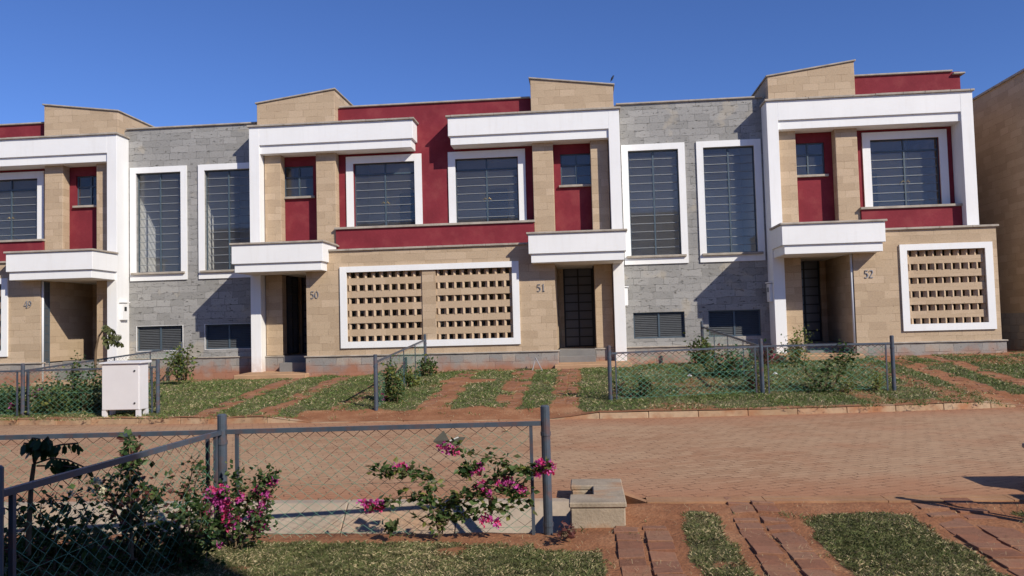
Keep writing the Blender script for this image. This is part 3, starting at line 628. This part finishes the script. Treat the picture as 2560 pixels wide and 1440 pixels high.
def fence(label,posts,zs,hgt=.97,ph=1.13,pr=.038,rr=.02,stays=(),group='chain link fences',own=None,wr=.0017,clamp=True,colour=None,mesh_ends=None):
    t=thing('chain_link_fence',label,'fence',(*posts[0],zs[0]),group)
    for i,(p,z) in enumerate(zip(posts,zs)):
        if own and not own[i]: continue
        m=MB(); m.tube([(p[0],p[1],z-.15),(p[0],p[1],z+ph-.012),(p[0],p[1],z+ph)],[pr,pr,pr*.7],14)
        o=m.build('post',rail,t,smooth=False)
        if clamp:
            for zz in (z+.06,z+ph-.27):
                m=MB(); m.tube([(p[0],p[1],zz),(p[0],p[1],zz+.035)],pr*1.14,14); m.build('clamp',rail,o)
    for i in range(len(posts)-1):
        a,b=Vector((*posts[i],0)),Vector((*posts[i+1],0)); d=(b-a).normalized()
        za,zb=zs[i]+hgt,zs[i+1]+hgt
        m=MB(); m.tube([a+d*pr+Vector((0,0,za)),b-d*pr+Vector((0,0,zb))],rr*1.3,4,square=True); m.build('rail',rail,t)
        for k,(e,zz) in enumerate(((a+d*(pr+.09),zs[i]),(b-d*(pr+.09),zs[i+1]))):
            m=MB(); m.tube([e+Vector((0,0,zz-.05)),e+Vector((0,0,zz+hgt))],rr*.95,4,square=True)
            o=m.build('stay',rail,t)
        nst=int((b-a).length/1.6)
        for k in range(1,nst+1) if stays else ():
            e=a+(b-a)*k/(nst+1); zz=zs[i]+(zs[i+1]-zs[i])*k/(nst+1); m=MB(); m.tube([e+Vector((0,0,zz-.05)),e+Vector((0,0,zz+hgt))],rr*.8,4,square=True); m.build('stay',rail,t)
        m=MB(); z0=zs[i]; A=a+d*(pr+.1); B=b-d*(pr+.1)
        m2=MB(); chain(m2,A,B,0.02,hgt-.015,r=wr)
        dz=(zs[i+1]-zs[i]); L=(B-A).length
        m2.v=[(v[0],v[1],v[2]+z0+dz*((Vector((v[0],v[1],0))-A).dot(d)/L)) for v in m2.v]
        m2.build('wire_mesh',[wire_g,wire_r],t)
    return t
fence('chain link fence in the foreground between its two thick grey posts, bougainvillea growing through it',[(-3.26,6.93),(-.385,7.21)],[-.07,-.07],pr=.041,rr=.021)
fence('foreground fence panel running left from the front post out of the picture',[(-3.26,6.93),(-9.2,6.45)],[-.07,-.07],own=[0,1],pr=.041,rr=.021)
fence('shaded foreground side fence sloping down to the lower left corner',[(-3.26,6.93),(-3.26,4.17)],[-.07,-.05],own=[0,1],pr=.041,rr=.021)
fence('foreground fence just beyond the right edge, throwing a thin shadow on the brick strip',[(4.12,7.15),(7,7.0)],[-.07,-.07],pr=.041,rr=.021)
L_=lambda x,y:lawnz(x,y)
fence('far fence running back to the wall between houses 50 and 51',[(-4.3,16.08),(-4.32,21.3)],[L_(-4.3,16.1),L_(-4.3,21.3)-.03],pr=.04,stays=1,wr=.0022,ph=1.13)
fence('far front fence behind the white cabinet at the left, in front of house 49',[(-9.02,16.2),(-12.05,16.2),(-16.5,16.3)],[L_(-9,16.2),L_(-12,16.2),L_(-16.5,16.2)],pr=.04,wr=.0022)
fence('side fence behind the white cabinet, running back to the grey wall beside house 49',[(-12.05,16.2),(-11.8,22.5)],[L_(-12,16.2),L_(-11.8,22.5)],own=[0,1],pr=.04,stays=1,wr=.0022)
fence('far front fence over the green lawn between houses 51 and 52',[(.46,16.45),(3.6,17.0),(6.25,17.1)],[L_(.46,16.4),L_(3.6,17),L_(6.2,17.1)],pr=.04,wr=.0034)
fence('side fence dividing the green lawn left of house 52, climbers at its wall end',[(3.6,17.0),(3.17,22.3)],[L_(3.6,17),L_(3.2,22.3)],own=[0,1],pr=.04,stays=1,wr=.0022)

# ---------------------------------------------------------------- cabinet
t=thing('utility_cabinet','white metal utility cabinet on short legs beside the far left fence','cabinet',(-9.45,15.85,.12))
cx0,cx1,cy0,cy1=-9.98,-9.17,15.75,16.1; zb=.27; zt=1.22
m=MB(); m.box(cx0,cx1,cy0,cy1,zb,zt); m.build('body',cab,t,bevel=.008)
m=MB(); m.box(cx0+.012,cx1-.012,cy0-.012,cy0-.001,zb+.012,zt-.012); d=m.build('door',cab,t,bevel=.003)
for z in (zb+.14,zt-.15): m=MB(); m.tube([(cx1-.09,cy0-.03,z),(cx1-.09,cy0-.012,z)],.018,10); m.build('lock',dsteel,d)
m=MB(); m.hexa([(cx0-.035,cy0-.05,zt+.002),(cx1+.05,cy0-.05,zt+.002),(cx1+.05,cy1+.04,zt+.002),(cx0-.035,cy1+.04,zt+.002),(cx0-.035,cy0-.05,zt+.03),(cx1+.05,cy0-.05,zt+.03),(cx1+.05,cy1+.04,zt+.055),(cx0-.035,cy1+.04,zt+.055)]); m.build('roof',cab,t,bevel=.004)
for x,y in ((cx0,cy0),(cx1-.08,cy0),(cx0,cy1-.08),(cx1-.08,cy1-.08)): m=MB(); m.box(x,x+.08,y,y+.08,.04,zb-.002); m.build('leg',cab,t)
m=MB(); m.box(-10.15,-9.0,15.62,16.2,-.05,.13); tag(m.build('cabinet_base',slabm,bevel=.02),kind='structure')

# ---------------------------------------------------------------- plants
def leaves(m,pts,size,mi_w,flat=.5,jit=.05,fold=.25):
    mis=list(mi_w.keys()); w_=np.array(list(mi_w.values()),float); w_/=w_.sum()
    for p in pts:
        mi=int(RS.choice(mis,p=w_)); s=size*RS.uniform(.6,1.3); d=Vector(RS.normal(0,1,3)); d.z*=flat; d.normalize(); n=Vector(RS.normal(0,1,3)); n=(n-d*n.dot(d)).normalized(); sd=d.cross(n)
        c=Vector(p)+Vector(RS.normal(0,jit,3)); tip=c+d*s; a=c+d*s*.45+sd*s*.32+n*s*fold*.4; b=c+d*s*.45-sd*s*.32+n*s*fold*.4; mid=c+d*s*.5
        k=len(m.v); m.v+=[tuple(c),tuple(a),tuple(tip),tuple(b)]; m.f+=[(k,k+1,k+2),(k,k+2,k+3)]; m.mi+=[mi,mi]
def curve(a,b,n=8,sag=.0,wob=.03):
    a=Vector(a);b=Vector(b); return [a.lerp(b,i/n)+Vector((RS.normal(0,wob),RS.normal(0,wob),RS.normal(0,wob)+sag*4*(i/n)*(1-i/n))) * (0 if i in(0,) else 1) if i else a for i in range(n+1)]
def plant(name,label,cat,base,branches,leafn,size,mats,flowers=(),fsize=.03,fmats=(fl_m,fl_r),r0=.012,group=None,jit=.05,pieces=4,bias=1.0):
    """branches: lists of points from the base; leaves ride on them; flowers: (x,y,z,radius,count)"""
    t=thing(name,label,cat,base,group); m=MB(); P=[]
    for br in branches:
        full=[Vector(br[0])]
        for i in range(len(br)-1): full+=curve(br[i],br[i+1],pieces,0,.012)[1:]
        k=len(full); m.tube(full,[r0*(1-.8*i/k) for i in range(k)],5)
        lo=len(full)//5
        for _ in range(int(leafn/len(branches))):
            i=lo+int((len(full)-1-lo)*RS.rand()**bias); P.append(full[i].lerp(full[i+1],RS.rand()))
    m.build('stem',bark,t)
    m=MB(); wts={i:w for i,(mm,w) in enumerate(mats)}; leaves(m,P,size,wts,jit=jit); m.build('foliage',[mm for mm,_ in mats],t)
    if flowers:
        for (x,y,z,r,c) in flowers:
            m=MB()
            for _ in range(c):
                d=Vector(RS.normal(0,1,3)).normalized()*r*RS.rand()**.4; p=Vector((x,y,z))+Vector((d.x,d.y*.6,d.z*.8)); mi=int(RS.rand()<.4)
                for k in range(3):
                    a=RS.uniform(0,6.28); ax=Vector(RS.normal(0,1,3)).normalized(); u=ax.orthogonal().normalized(); v=ax.cross(u); dd=(u*math.cos(a)+v*math.sin(a)); s=fsize*RS.uniform(.8,1.3)
                    kk=len(m.v); sd=dd.cross(ax); m.v+=[tuple(p),tuple(p+dd*s*.5+sd*s*.35+ax*s*.2),tuple(p+dd*s),tuple(p+dd*s*.5-sd*s*.35+ax*s*.2)]; m.f.append((kk,kk+1,kk+2,kk+3)); m.mi.append(mi)
            m.build('blossom',list(fmats),t)
    return t
def px(pts,Y,dy=0): return [tuple(at(x,y,Y+ (RS.uniform(-dy,dy) if dy else 0))) for x,y in pts]
def pf(x,y,Y,rpx,c): p=at(x,y,Y); return (p.x,p.y,p.z,rpx*Y/F,c)
GM=[(lf_d,3),(lf_m,4),(lf_o,2),(lf_y,1)]
# 1 bougainvillea on the front fence
Yb=7.0; base=at(1095,1352,6.98)
brs=[[(1095,1352),(1100,1290),(1080,1240),(1062,1195)],[(1095,1352),(1110,1280),(1150,1235),(1210,1215),(1290,1225),(1330,1262)],[(1095,1350),(1120,1270),(1170,1250),(1240,1190),(1270,1155),(1220,1140),(1150,1122),(1120,1105)],
 [(1100,1340),(1070,1250),(1020,1240),(960,1252),(905,1268)],[(1100,1330),(1130,1290),(1180,1285),(1230,1270),(1290,1262)],[(1240,1200),(1290,1180),(1340,1170),(1375,1160)],[(1062,1200),(1075,1185),(1020,1180),(960,1178),(930,1180)],[(1100,1320),(1050,1300),(1130,1245),(1190,1240),(1250,1235),(1320,1215)],[(1210,1150),(1180,1180),(1160,1175)]]
plant('bougainvillea','pink bougainvillea with sparse green branches spread over the foreground fence by the right post','bush',tuple(base),[px(b,Yb,.05) for b in brs],1150,.066,[(lf_m,5),(lf_d,3),(lf_y,1.5),(lf_o,2)],
 [pf(1112,1118,Yb,20,26),pf(1135,1128,Yb,12,10),pf(1000,1170,Yb,18,20),pf(1022,1177,Yb,10,10),pf(925,1265,Yb,20,26),pf(950,1262,Yb,18,24),pf(905,1258,Yb,10,10),pf(1190,1182,Yb,14,12),pf(1208,1215,Yb,17,20),pf(1222,1235,Yb,12,14),pf(1265,1205,Yb,20,24),pf(1300,1222,Yb,18,20),pf(1200,1165,Yb,8,6),pf(1240,1205,Yb,9,8),pf(1215,1300,Yb,18,20),pf(1240,1310,Yb,10,8),pf(1350,1160,Yb,13,16),pf(1375,1168,Yb,18,30),pf(1345,1185,Yb,9,8)],fsize=.034,r0=.009,jit=.028)
# 2 dense bougainvillea by the left post
brs=[[(580,1372),(560,1300),(540,1240),(520,1190)],[(590,1375),(640,1300),(655,1230),(685,1180)],[(590,1370),(600,1290),(640,1215),(680,1190)],[(570,1370),(520,1310),(490,1260),(500,1160)],[(600,1372),(640,1330),(660,1290),(650,1200)],[(590,1370),(580,1290),(590,1230),(600,1180)],[(560,1370),(510,1330),(480,1290)]]
plant('bougainvillea','magenta bougainvillea bush crowding round the left foreground post','bush',tuple(at(585,1375,6.75)),[px(b,6.78,.1) for b in brs],1500,.05,[(lf_m,3),(lf_d,5),(lf_o,1.5)],
 [pf(530,1240,6.75,26,36),pf(560,1262,6.75,26,40),pf(520,1275,6.75,18,16),pf(575,1300,6.75,26,40),pf(640,1290,6.75,24,40),pf(655,1315,6.75,16,20),pf(600,1245,6.75,14,12),pf(680,1205,6.75,14,12),pf(665,1235,6.75,12,12),pf(658,1262,6.75,10,8),pf(555,1225,6.75,18,16),pf(545,1365,6.75,10,7),pf(635,1330,6.75,12,10),pf(640,1225,6.75,9,6)],fsize=.036,r0=.01,jit=.05)
# 3 shaded shrubs along the side fence
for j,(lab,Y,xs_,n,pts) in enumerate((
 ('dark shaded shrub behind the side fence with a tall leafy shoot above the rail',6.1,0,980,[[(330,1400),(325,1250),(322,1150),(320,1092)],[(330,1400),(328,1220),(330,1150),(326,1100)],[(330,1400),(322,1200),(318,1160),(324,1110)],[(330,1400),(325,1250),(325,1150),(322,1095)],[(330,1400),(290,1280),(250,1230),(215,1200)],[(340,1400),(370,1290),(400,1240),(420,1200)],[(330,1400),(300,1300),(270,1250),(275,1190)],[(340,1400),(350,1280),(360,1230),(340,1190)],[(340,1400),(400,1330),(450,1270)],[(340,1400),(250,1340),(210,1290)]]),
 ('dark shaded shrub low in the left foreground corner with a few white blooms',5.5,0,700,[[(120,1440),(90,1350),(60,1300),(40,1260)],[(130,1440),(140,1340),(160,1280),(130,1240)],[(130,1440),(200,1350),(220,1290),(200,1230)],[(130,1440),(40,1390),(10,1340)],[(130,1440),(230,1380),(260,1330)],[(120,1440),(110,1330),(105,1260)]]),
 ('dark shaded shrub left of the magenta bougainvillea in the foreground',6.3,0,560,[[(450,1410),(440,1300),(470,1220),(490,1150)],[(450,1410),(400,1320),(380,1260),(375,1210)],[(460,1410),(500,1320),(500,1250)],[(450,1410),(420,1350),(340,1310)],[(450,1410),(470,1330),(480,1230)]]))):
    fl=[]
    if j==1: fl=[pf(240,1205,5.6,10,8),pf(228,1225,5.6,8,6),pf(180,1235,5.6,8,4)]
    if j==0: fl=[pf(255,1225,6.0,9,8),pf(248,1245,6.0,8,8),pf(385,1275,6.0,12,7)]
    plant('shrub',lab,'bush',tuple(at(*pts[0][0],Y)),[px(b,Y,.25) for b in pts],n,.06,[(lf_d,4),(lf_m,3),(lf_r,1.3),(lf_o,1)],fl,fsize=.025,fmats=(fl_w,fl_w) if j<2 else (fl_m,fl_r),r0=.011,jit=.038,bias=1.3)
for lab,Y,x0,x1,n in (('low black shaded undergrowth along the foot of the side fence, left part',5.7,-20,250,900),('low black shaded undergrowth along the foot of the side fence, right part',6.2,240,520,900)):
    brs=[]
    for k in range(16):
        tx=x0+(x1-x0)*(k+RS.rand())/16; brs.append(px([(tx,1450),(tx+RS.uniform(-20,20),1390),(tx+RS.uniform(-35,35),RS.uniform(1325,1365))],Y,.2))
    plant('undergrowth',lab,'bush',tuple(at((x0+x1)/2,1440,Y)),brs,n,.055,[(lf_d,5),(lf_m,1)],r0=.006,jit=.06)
plant('seedling','small round leaved seedling before the foreground fence','plant',tuple(at(975,1342,6.95)),[px(b,6.95,.03) for b in ([(975,1342),(970,1315),(958,1308)],[(975,1342),(985,1318),(1000,1308)],[(975,1342),(975,1320),(978,1300)])],26,.085,[(lf_m,2),(lf_o,1)],r0=.005,jit=.015)
# young tree with drooping compound leaves
def compound_tree(label,Y,trunk,fronds,leaf,lm,n=10):
    base=at(*trunk[0],Y); t=thing('young_tree',label,'tree',tuple(base),'young trees'); m=MB(); tp=px(trunk,Y); m.tube(tp,[.022*(Y/6)**.3*(1-.5*i/len(tp)) for i in range(len(tp))],8); m.build('trunk',bark,t)
    m=MB(); ml=MB()
    for f in fronds:
        pts=[Vector(p) for p in px(f,Y,.06)]; full=[]
        for i in range(len(pts)-1): full+=[pts[i].lerp(pts[i+1],k/4) for k in range(4)]
        full.append(pts[-1]); m.tube(full,.006,4)
        for i in range(len(full)//3,len(full)):
            for s_ in (-1,1):
                d=(Vector((s_*.25+RS.normal(0,.2),RS.normal(0,.5),-1+RS.normal(0,.3)))).normalized(); s=leaf*RS.uniform(.8,1.2); c=full[i]; sd=Vector((1,RS.normal(0,.6),0)).normalized()
                k=len(ml.v); ml.v+=[tuple(c),tuple(c+d*s*.35+sd*s*.26),tuple(c+d*s*.8+sd*s*.22),tuple(c+d*s),tuple(c+d*s*.8-sd*s*.22),tuple(c+d*s*.35-sd*s*.26)]; ml.f.append(tuple(range(k,k+6))); ml.mi.append(0)
    m.build('branch',bark,t); ml.build('crown',lm,t)
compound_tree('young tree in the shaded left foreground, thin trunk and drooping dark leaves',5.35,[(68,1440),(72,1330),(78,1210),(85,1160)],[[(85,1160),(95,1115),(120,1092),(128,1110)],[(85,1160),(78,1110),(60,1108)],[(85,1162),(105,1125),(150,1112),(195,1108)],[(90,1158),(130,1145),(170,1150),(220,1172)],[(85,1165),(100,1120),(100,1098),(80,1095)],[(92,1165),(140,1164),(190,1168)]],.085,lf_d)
compound_tree('young tree with drooping leaves and a bent stake before the column of house 49',18.5,[(238,932),(239,880),(247,840),(258,825)],[[(256,826),(268,818),(285,824)],[(258,828),(280,835),(303,838)],[(257,830),(272,845),(290,852),(303,856)],[(256,828),(262,840),(266,856)],[(258,826),(266,812),(262,812)]],.16,lf_o)
# far bushes
def bush(label,x0,x1,ytop,ybot,Y,n,size,mats,fl=(),nb=9,name='shrub',fm=(fl_m,fl_r),fs=.05,cat='bush',shape=None,jit=.11):
    brs=[]; cx=(x0+x1)/2
    for k in range(nb):
        tx=RS.uniform(x0,x1); e=1-((tx-cx)/((x1-x0)/2+1))**2; ty=ytop+(ybot-ytop)*(.55*(1-e)+RS.uniform(0,.35))
        if k==0: ty=ytop
        bx=cx+(tx-cx)*.6; brs.append(px([(bx,ybot),((bx*.5+tx*.5),(ybot+ty)/2),(tx,ty)],Y,.2))
    return plant(name,label,cat,tuple(at(cx,ybot,Y)),brs,n,size,mats,fl,fsize=fs,fmats=fm,r0=.012,jit=jit)
GW=[(lf_m,4),(lf_d,2),(lf_y,1.5),(lf_o,2)]
bush('wide green shrub with white flowers between the far left post and the cabinet',75,190,945,1038,16.5,1500,.085,GW,[pf(88,985,16.5,9,16),pf(100,972,16.5,8,12),pf(125,990,16.5,8,9),pf(115,1008,16.5,8,9)],fm=(fl_m,fl_w),jit=.13,nb=14)
bush('dark leafy shrub immediately left of the white cabinet',180,275,915,1035,16.7,1500,.09,[(lf_d,4),(lf_m,3),(lf_o,2)],jit=.13,nb=14)
bush('low dark shrub at the far left edge behind the fence',-40,48,965,1040,16.6,900,.09,[(lf_d,4),(lf_m,2)],[pf(28,1012,16.5,9,12)],jit=.13)
bush('upright climbing shoots rising over the rail left of the cabinet',178,200,882,960,16.8,160,.08,GW,jit=.06,nb=3)
bush('yellow green climber at the back post by the grey wall near house 50',425,486,862,948,20.5,520,.10,[(lf_y,3),(lf_m,3),(lf_o,2)],jit=.12)
bush('small dark shrub in front of the fence post right of the cabinet',376,396,930,1015,16.8,120,.07,[(lf_d,2),(lf_m,2)],jit=.07,nb=3)
bush('leafy shrub with pink blooms at the front end of the middle fence',950,1005,905,1012,16.9,900,.08,GW,[pf(985,965,16.9,8,14),pf(962,990,16.8,8,8),pf(958,1000,16.8,6,6)],jit=.09,nb=10)
bush('yellow green shrub midway along the middle fence',1000,1040,925,968,19.0,420,.09,[(lf_y,4),(lf_m,3)],jit=.1)
bush('leafy climber at the wall end of the middle fence',1045,1080,895,935,20.8,420,.09,GW,jit=.1)
bush('tall green climber at the wall end of the right hand fence',1738,1775,845,912,21.8,600,.10,[(lf_m,3),(lf_y,3),(lf_o,2)],jit=.13)
bush('dense green shrub inside the mesh left of the middle post of the right fence',1780,1885,880,958,19.2,1300,.09,[(lf_d,4),(lf_m,4),(lf_y,1),(lf_r,1)],[pf(1860,920,18.5,10,6)],fm=(lf_r,lf_r),jit=.15,nb=14)
bush('scrubby olive shrub at the foot of the middle post of the right fence',1862,1900,905,985,17.4,500,.07,[(lf_o,3),(lf_y,2),(lf_r,2)],jit=.08)
bush('small dark bush in the grass behind the right fence, near its left post',1575,1625,948,990,16.8,380,.06,[(lf_d,4),(lf_m,2),(lf_r,1)],jit=.06)
bush('little dark bush close beside the left post of the right fence',1535,1560,952,985,16.75,160,.055,[(lf_d,3),(lf_r,2)],jit=.05,nb=4)
bush('reddish leaved plant at the foot of the white column of house 52',1905,1935,875,905,21,220,.09,[(lf_r,4),(lf_d,2)],[pf(1928,890,21,7,6)],jit=.1,fm=(fl_r,fl_r),nb=5)
bush('feathery yellow green plant before the doorway of house 52',1975,2030,826,900,21.2,700,.07,[(lf_y,5),(lf_m,2)],jit=.12,nb=9)
bush('yellow seedling near the right end of the far right fence',2180,2200,935,975,17.0,110,.07,[(lf_y,5)],jit=.05,nb=3)
bush('low yellow tuft left of the seedling by the far right fence',2100,2140,955,978,17.0,130,.06,[(lf_y,3),(lf_m,2)],jit=.06,nb=4)
vb=[[(2075,970),(2045,955),(2020,940),(2005,915),(1980,905),(1958,902)],[(2075,970),(2060,945),(2072,915),(2085,895),(2100,870),(2098,858)],[(2080,970),(2100,930),(2110,905),(2125,912)],[(2075,970),(2045,970),(2010,965)],[(2072,915),(2050,925),(2110,945)],[(2085,895),(2120,890),(2140,892)],[(2040,955),(2060,960),(2085,975)]]
plant('vine','dark trailing vine climbing the mesh in front of house 52','plant',tuple(at(2075,975,17.0)),[px(b,17.0,.05) for b in vb],420,.085,[(lf_d,4),(lf_m,3),(lf_o,2)],r0=.009,jit=.06)
bush('withered purple weed on bare soil beside the near manhole',1400,1430,1318,1340,6.9,60,.05,[(lf_r,4)],jit=.03,nb=5,cat='plant',name='weed')
# ---------------------------------------------------------------- small things
b0=at(1531,202,22.98); t=thing('bird','small dark bird perched on the roof box of house 51','bird',(b0.x,b0.y,b0.z))
m=MB(); c=Vector((b0.x,b0.y,b0.z)); m.tube([c+Vector((-.05,0,-.02)),c+Vector((-.03,0,.03)),c+Vector((0,0,.08)),c+Vector((.02,0,.12)),c+Vector((.035,0,.145)),c+Vector((.06,0,.15))],[.008,.02,.032,.022,.02,.003],8); m.build('body',birdm,t,smooth=True)
m=MB(); m.tube([c+Vector((0,0,.05)),c+Vector((0,0,-.0))],.004,4); m.build('leg',birdm,t)
a=at(1339,894,21.7); t=thing('bent_rod','bent metal rod leaning like an inverted V on the plinth of house 51','rod',tuple(a))
m=MB(); m.tube([at(1330,930,21.6),a],.014,6); m.tube([a,at(1359,933,21.3)],.014,6); m.build('rod',stick,t)
# torn sheet caught on the mesh
t=thing('torn_sheet','torn dark plastic sheet caught in the foreground mesh under a pink bloom','scrap',tuple(at(1110,1110,7.02)))
for pts in (((1082,1103),(1109,1076),(1122,1100),(1105,1118)),((1118,1102),(1145,1092),(1164,1093),(1144,1121))):
    m=MB(); p=[at(x,y,7.03+.01*i) for i,(x,y) in enumerate(pts)]; m.quad(p); m.quad([q_+Vector((0,.004,0)) for q_ in p][::-1]); m.build('flap',plasticm,t)
m=MB(); m.tube([at(1115,1106,7.0),at(1146,1093,7.0)],.006,5); m.build('twig',paper,t)
for (x,y,lab) in ((1266,1077,'pale stone chip lying on the brick road behind the front fence'),):
    d=ray(x,y); p=EYE+d*(-1.75/d.z); m=MB(); m.tube([p+Vector((-.07,0,0)),p+Vector((-.02,0,.01)),p+Vector((.05,.01,0))],[.01,.025,.012],6); tag(m.build('stone_chip',kerbm),lab,'stone')
p=at(1230,1262,7.3); t_=thing('shard','brown wooden shard stuck point down behind the bougainvillea','scrap',tuple(p)); m=MB(); m.hexa([at(1224,1285,7.28),at(1232,1285,7.28),at(1232,1285,7.3),at(1224,1285,7.3),at(1220,1245,7.28),at(1237,1245,7.28),at(1237,1245,7.3),at(1220,1245,7.3)]); m.build('blade',bark,t_)
for i,(x,y,lab) in enumerate(((1724,943,'scrap of white litter in the grass behind the far right fence'),(1938,938,'white pebble in the grass right of the middle post of the far right fence'))):
    p=at(x,y,19.2); m=MB(); m.tube([Vector((p.x-.05,p.y,lawnz(p.x,p.y)+.03)),Vector((p.x,p.y,lawnz(p.x,p.y)+.05)),Vector((p.x+.05,p.y+.02,lawnz(p.x,p.y)+.03))],[.01,.03,.01],6); tag(m.build('litter',paper),lab,'litter')

p=at(192,1390,5.9); m=MB(); m.quad([p+Vector((-.05,0,-.02)),p+Vector((.05,.01,-.03)),p+Vector((.04,.02,.03)),p+Vector((-.06,.01,.04))]); m.quad([p+Vector((-.06,.012,.04)),p+Vector((.04,.022,.03)),p+Vector((.05,.012,-.03)),p+Vector((-.05,.002,-.02))]); tag(m.build('paper_scrap',paper),'crumpled white paper scrap lying in the dark shaded undergrowth','litter')
# ---------------------------------------------------------------- grass blades and straw
def blades(name,n,xr,yr,zfun,tfun,h,wd,thr=.4,mats=(gr1,gr2,gr3),pm=(.45,.35,.2),lean=.7):
    X=RS.uniform(*xr,n); Y=RS.uniform(*yr,n); U=RS.rand(n); v=[];f=[];mi=[]
    for i in range(n):
        x,y=X[i],Y[i]; t=tfun(x,y)+.5*nz(x,y,4,9)
        if t<thr+.4*(U[i]-.5): continue
        z=zfun(x,y); a=RS.uniform(0,6.283); hh=h*RS.uniform(.5,1.3)*(1+.5*nz(x,y,2,1)); l=hh*RS.uniform(.2,lean*1.6); ca,sa=math.cos(a),math.sin(a); w2=wd*RS.uniform(.7,1.3)/2
        b=RS.uniform(0,6.283); cb,sb=math.cos(b)*w2,math.sin(b)*w2; k=len(v)
        v+=[(x-cb,y-sb,z-.005),(x+cb,y+sb,z-.005),(x+ca*l*.4+cb*.7,y+sa*l*.4+sb*.7,z+hh*.7),(x+ca*l,y+sa*l,z+hh)]
        f+=[(k,k+1,k+2),(k,k+2,k+3)]
        g=nz(x,y,1.1,3); r=RS.rand()+.25*g; q=0 if r<pm[0] else (1 if r<pm[0]+pm[1] else 2); mi+=[q,q]
    me=bpy.data.meshes.new(name); me.from_pydata(v,[],f)
    for mm in mats: me.materials.append(mm)
    me.polygons.foreach_set('material_index',mi); me.update(); o=bpy.data.objects.new(name,me); C.collection.objects.link(o)
    return o
tag(blades('grass',230000,(-4.6,5.2),(4.9,7.75),nearz,nearturf,.022,.0036,lean=1.3,pm=(.42,.42,.16),mats=(gr1n,gr2n,gr3)),'short dry green grass of the foreground garden','grass',kind='stuff')
tag(blades('grass',190000,(-19,12.5),(15.3,22),lawnz,farturf,.036,.012,lean=1.3,pm=(.55,.33,.12)),'short green grass of the lawns before the houses','grass',kind='stuff')
def straw(name,lab,n,xr,yr,zfun,tfun,L,wd):
    m=MB()
    for _ in range(n):
        x,y=RS.uniform(*xr),RS.uniform(*yr)
        if nz(x,y,1.4,5)+.6*tfun(x,y)+RS.uniform(-.3,.3)<.05: continue
        a=RS.uniform(0,6.28); l=L*RS.uniform(.3,1.3); z=zfun(x,y)+RS.uniform(.012,.035); ca,sa=math.cos(a)*l/2,math.sin(a)*l/2; w=wd/2; tz=RS.uniform(-.012,.012)
        m.quad([(x-ca+sa*w/l,y-sa-ca*w/l,z-tz),(x+ca+sa*w/l,y+sa-ca*w/l,z+tz),(x+ca-sa*w/l,y+sa+ca*w/l,z+tz),(x-ca-sa*w/l,y-sa+ca*w/l,z-tz)])
    o=m.build(name,gr3); return tag(o,lab,'dry grass',kind='stuff')
straw('dry_clippings','dry straw coloured clippings strewn over the near grass and soil',5200,(-4.5,5),(4.9,8.0),nearz,lambda x,y:.3,.035,.005)
straw('dry_clippings','dry straw coloured clippings strewn along the far kerb and lawn edge',7000,(-19,12),(15.4,18.2),lawnz,lambda x,y:.5 if y<kerbY(x)+1.3 else -.05,.07,.014)
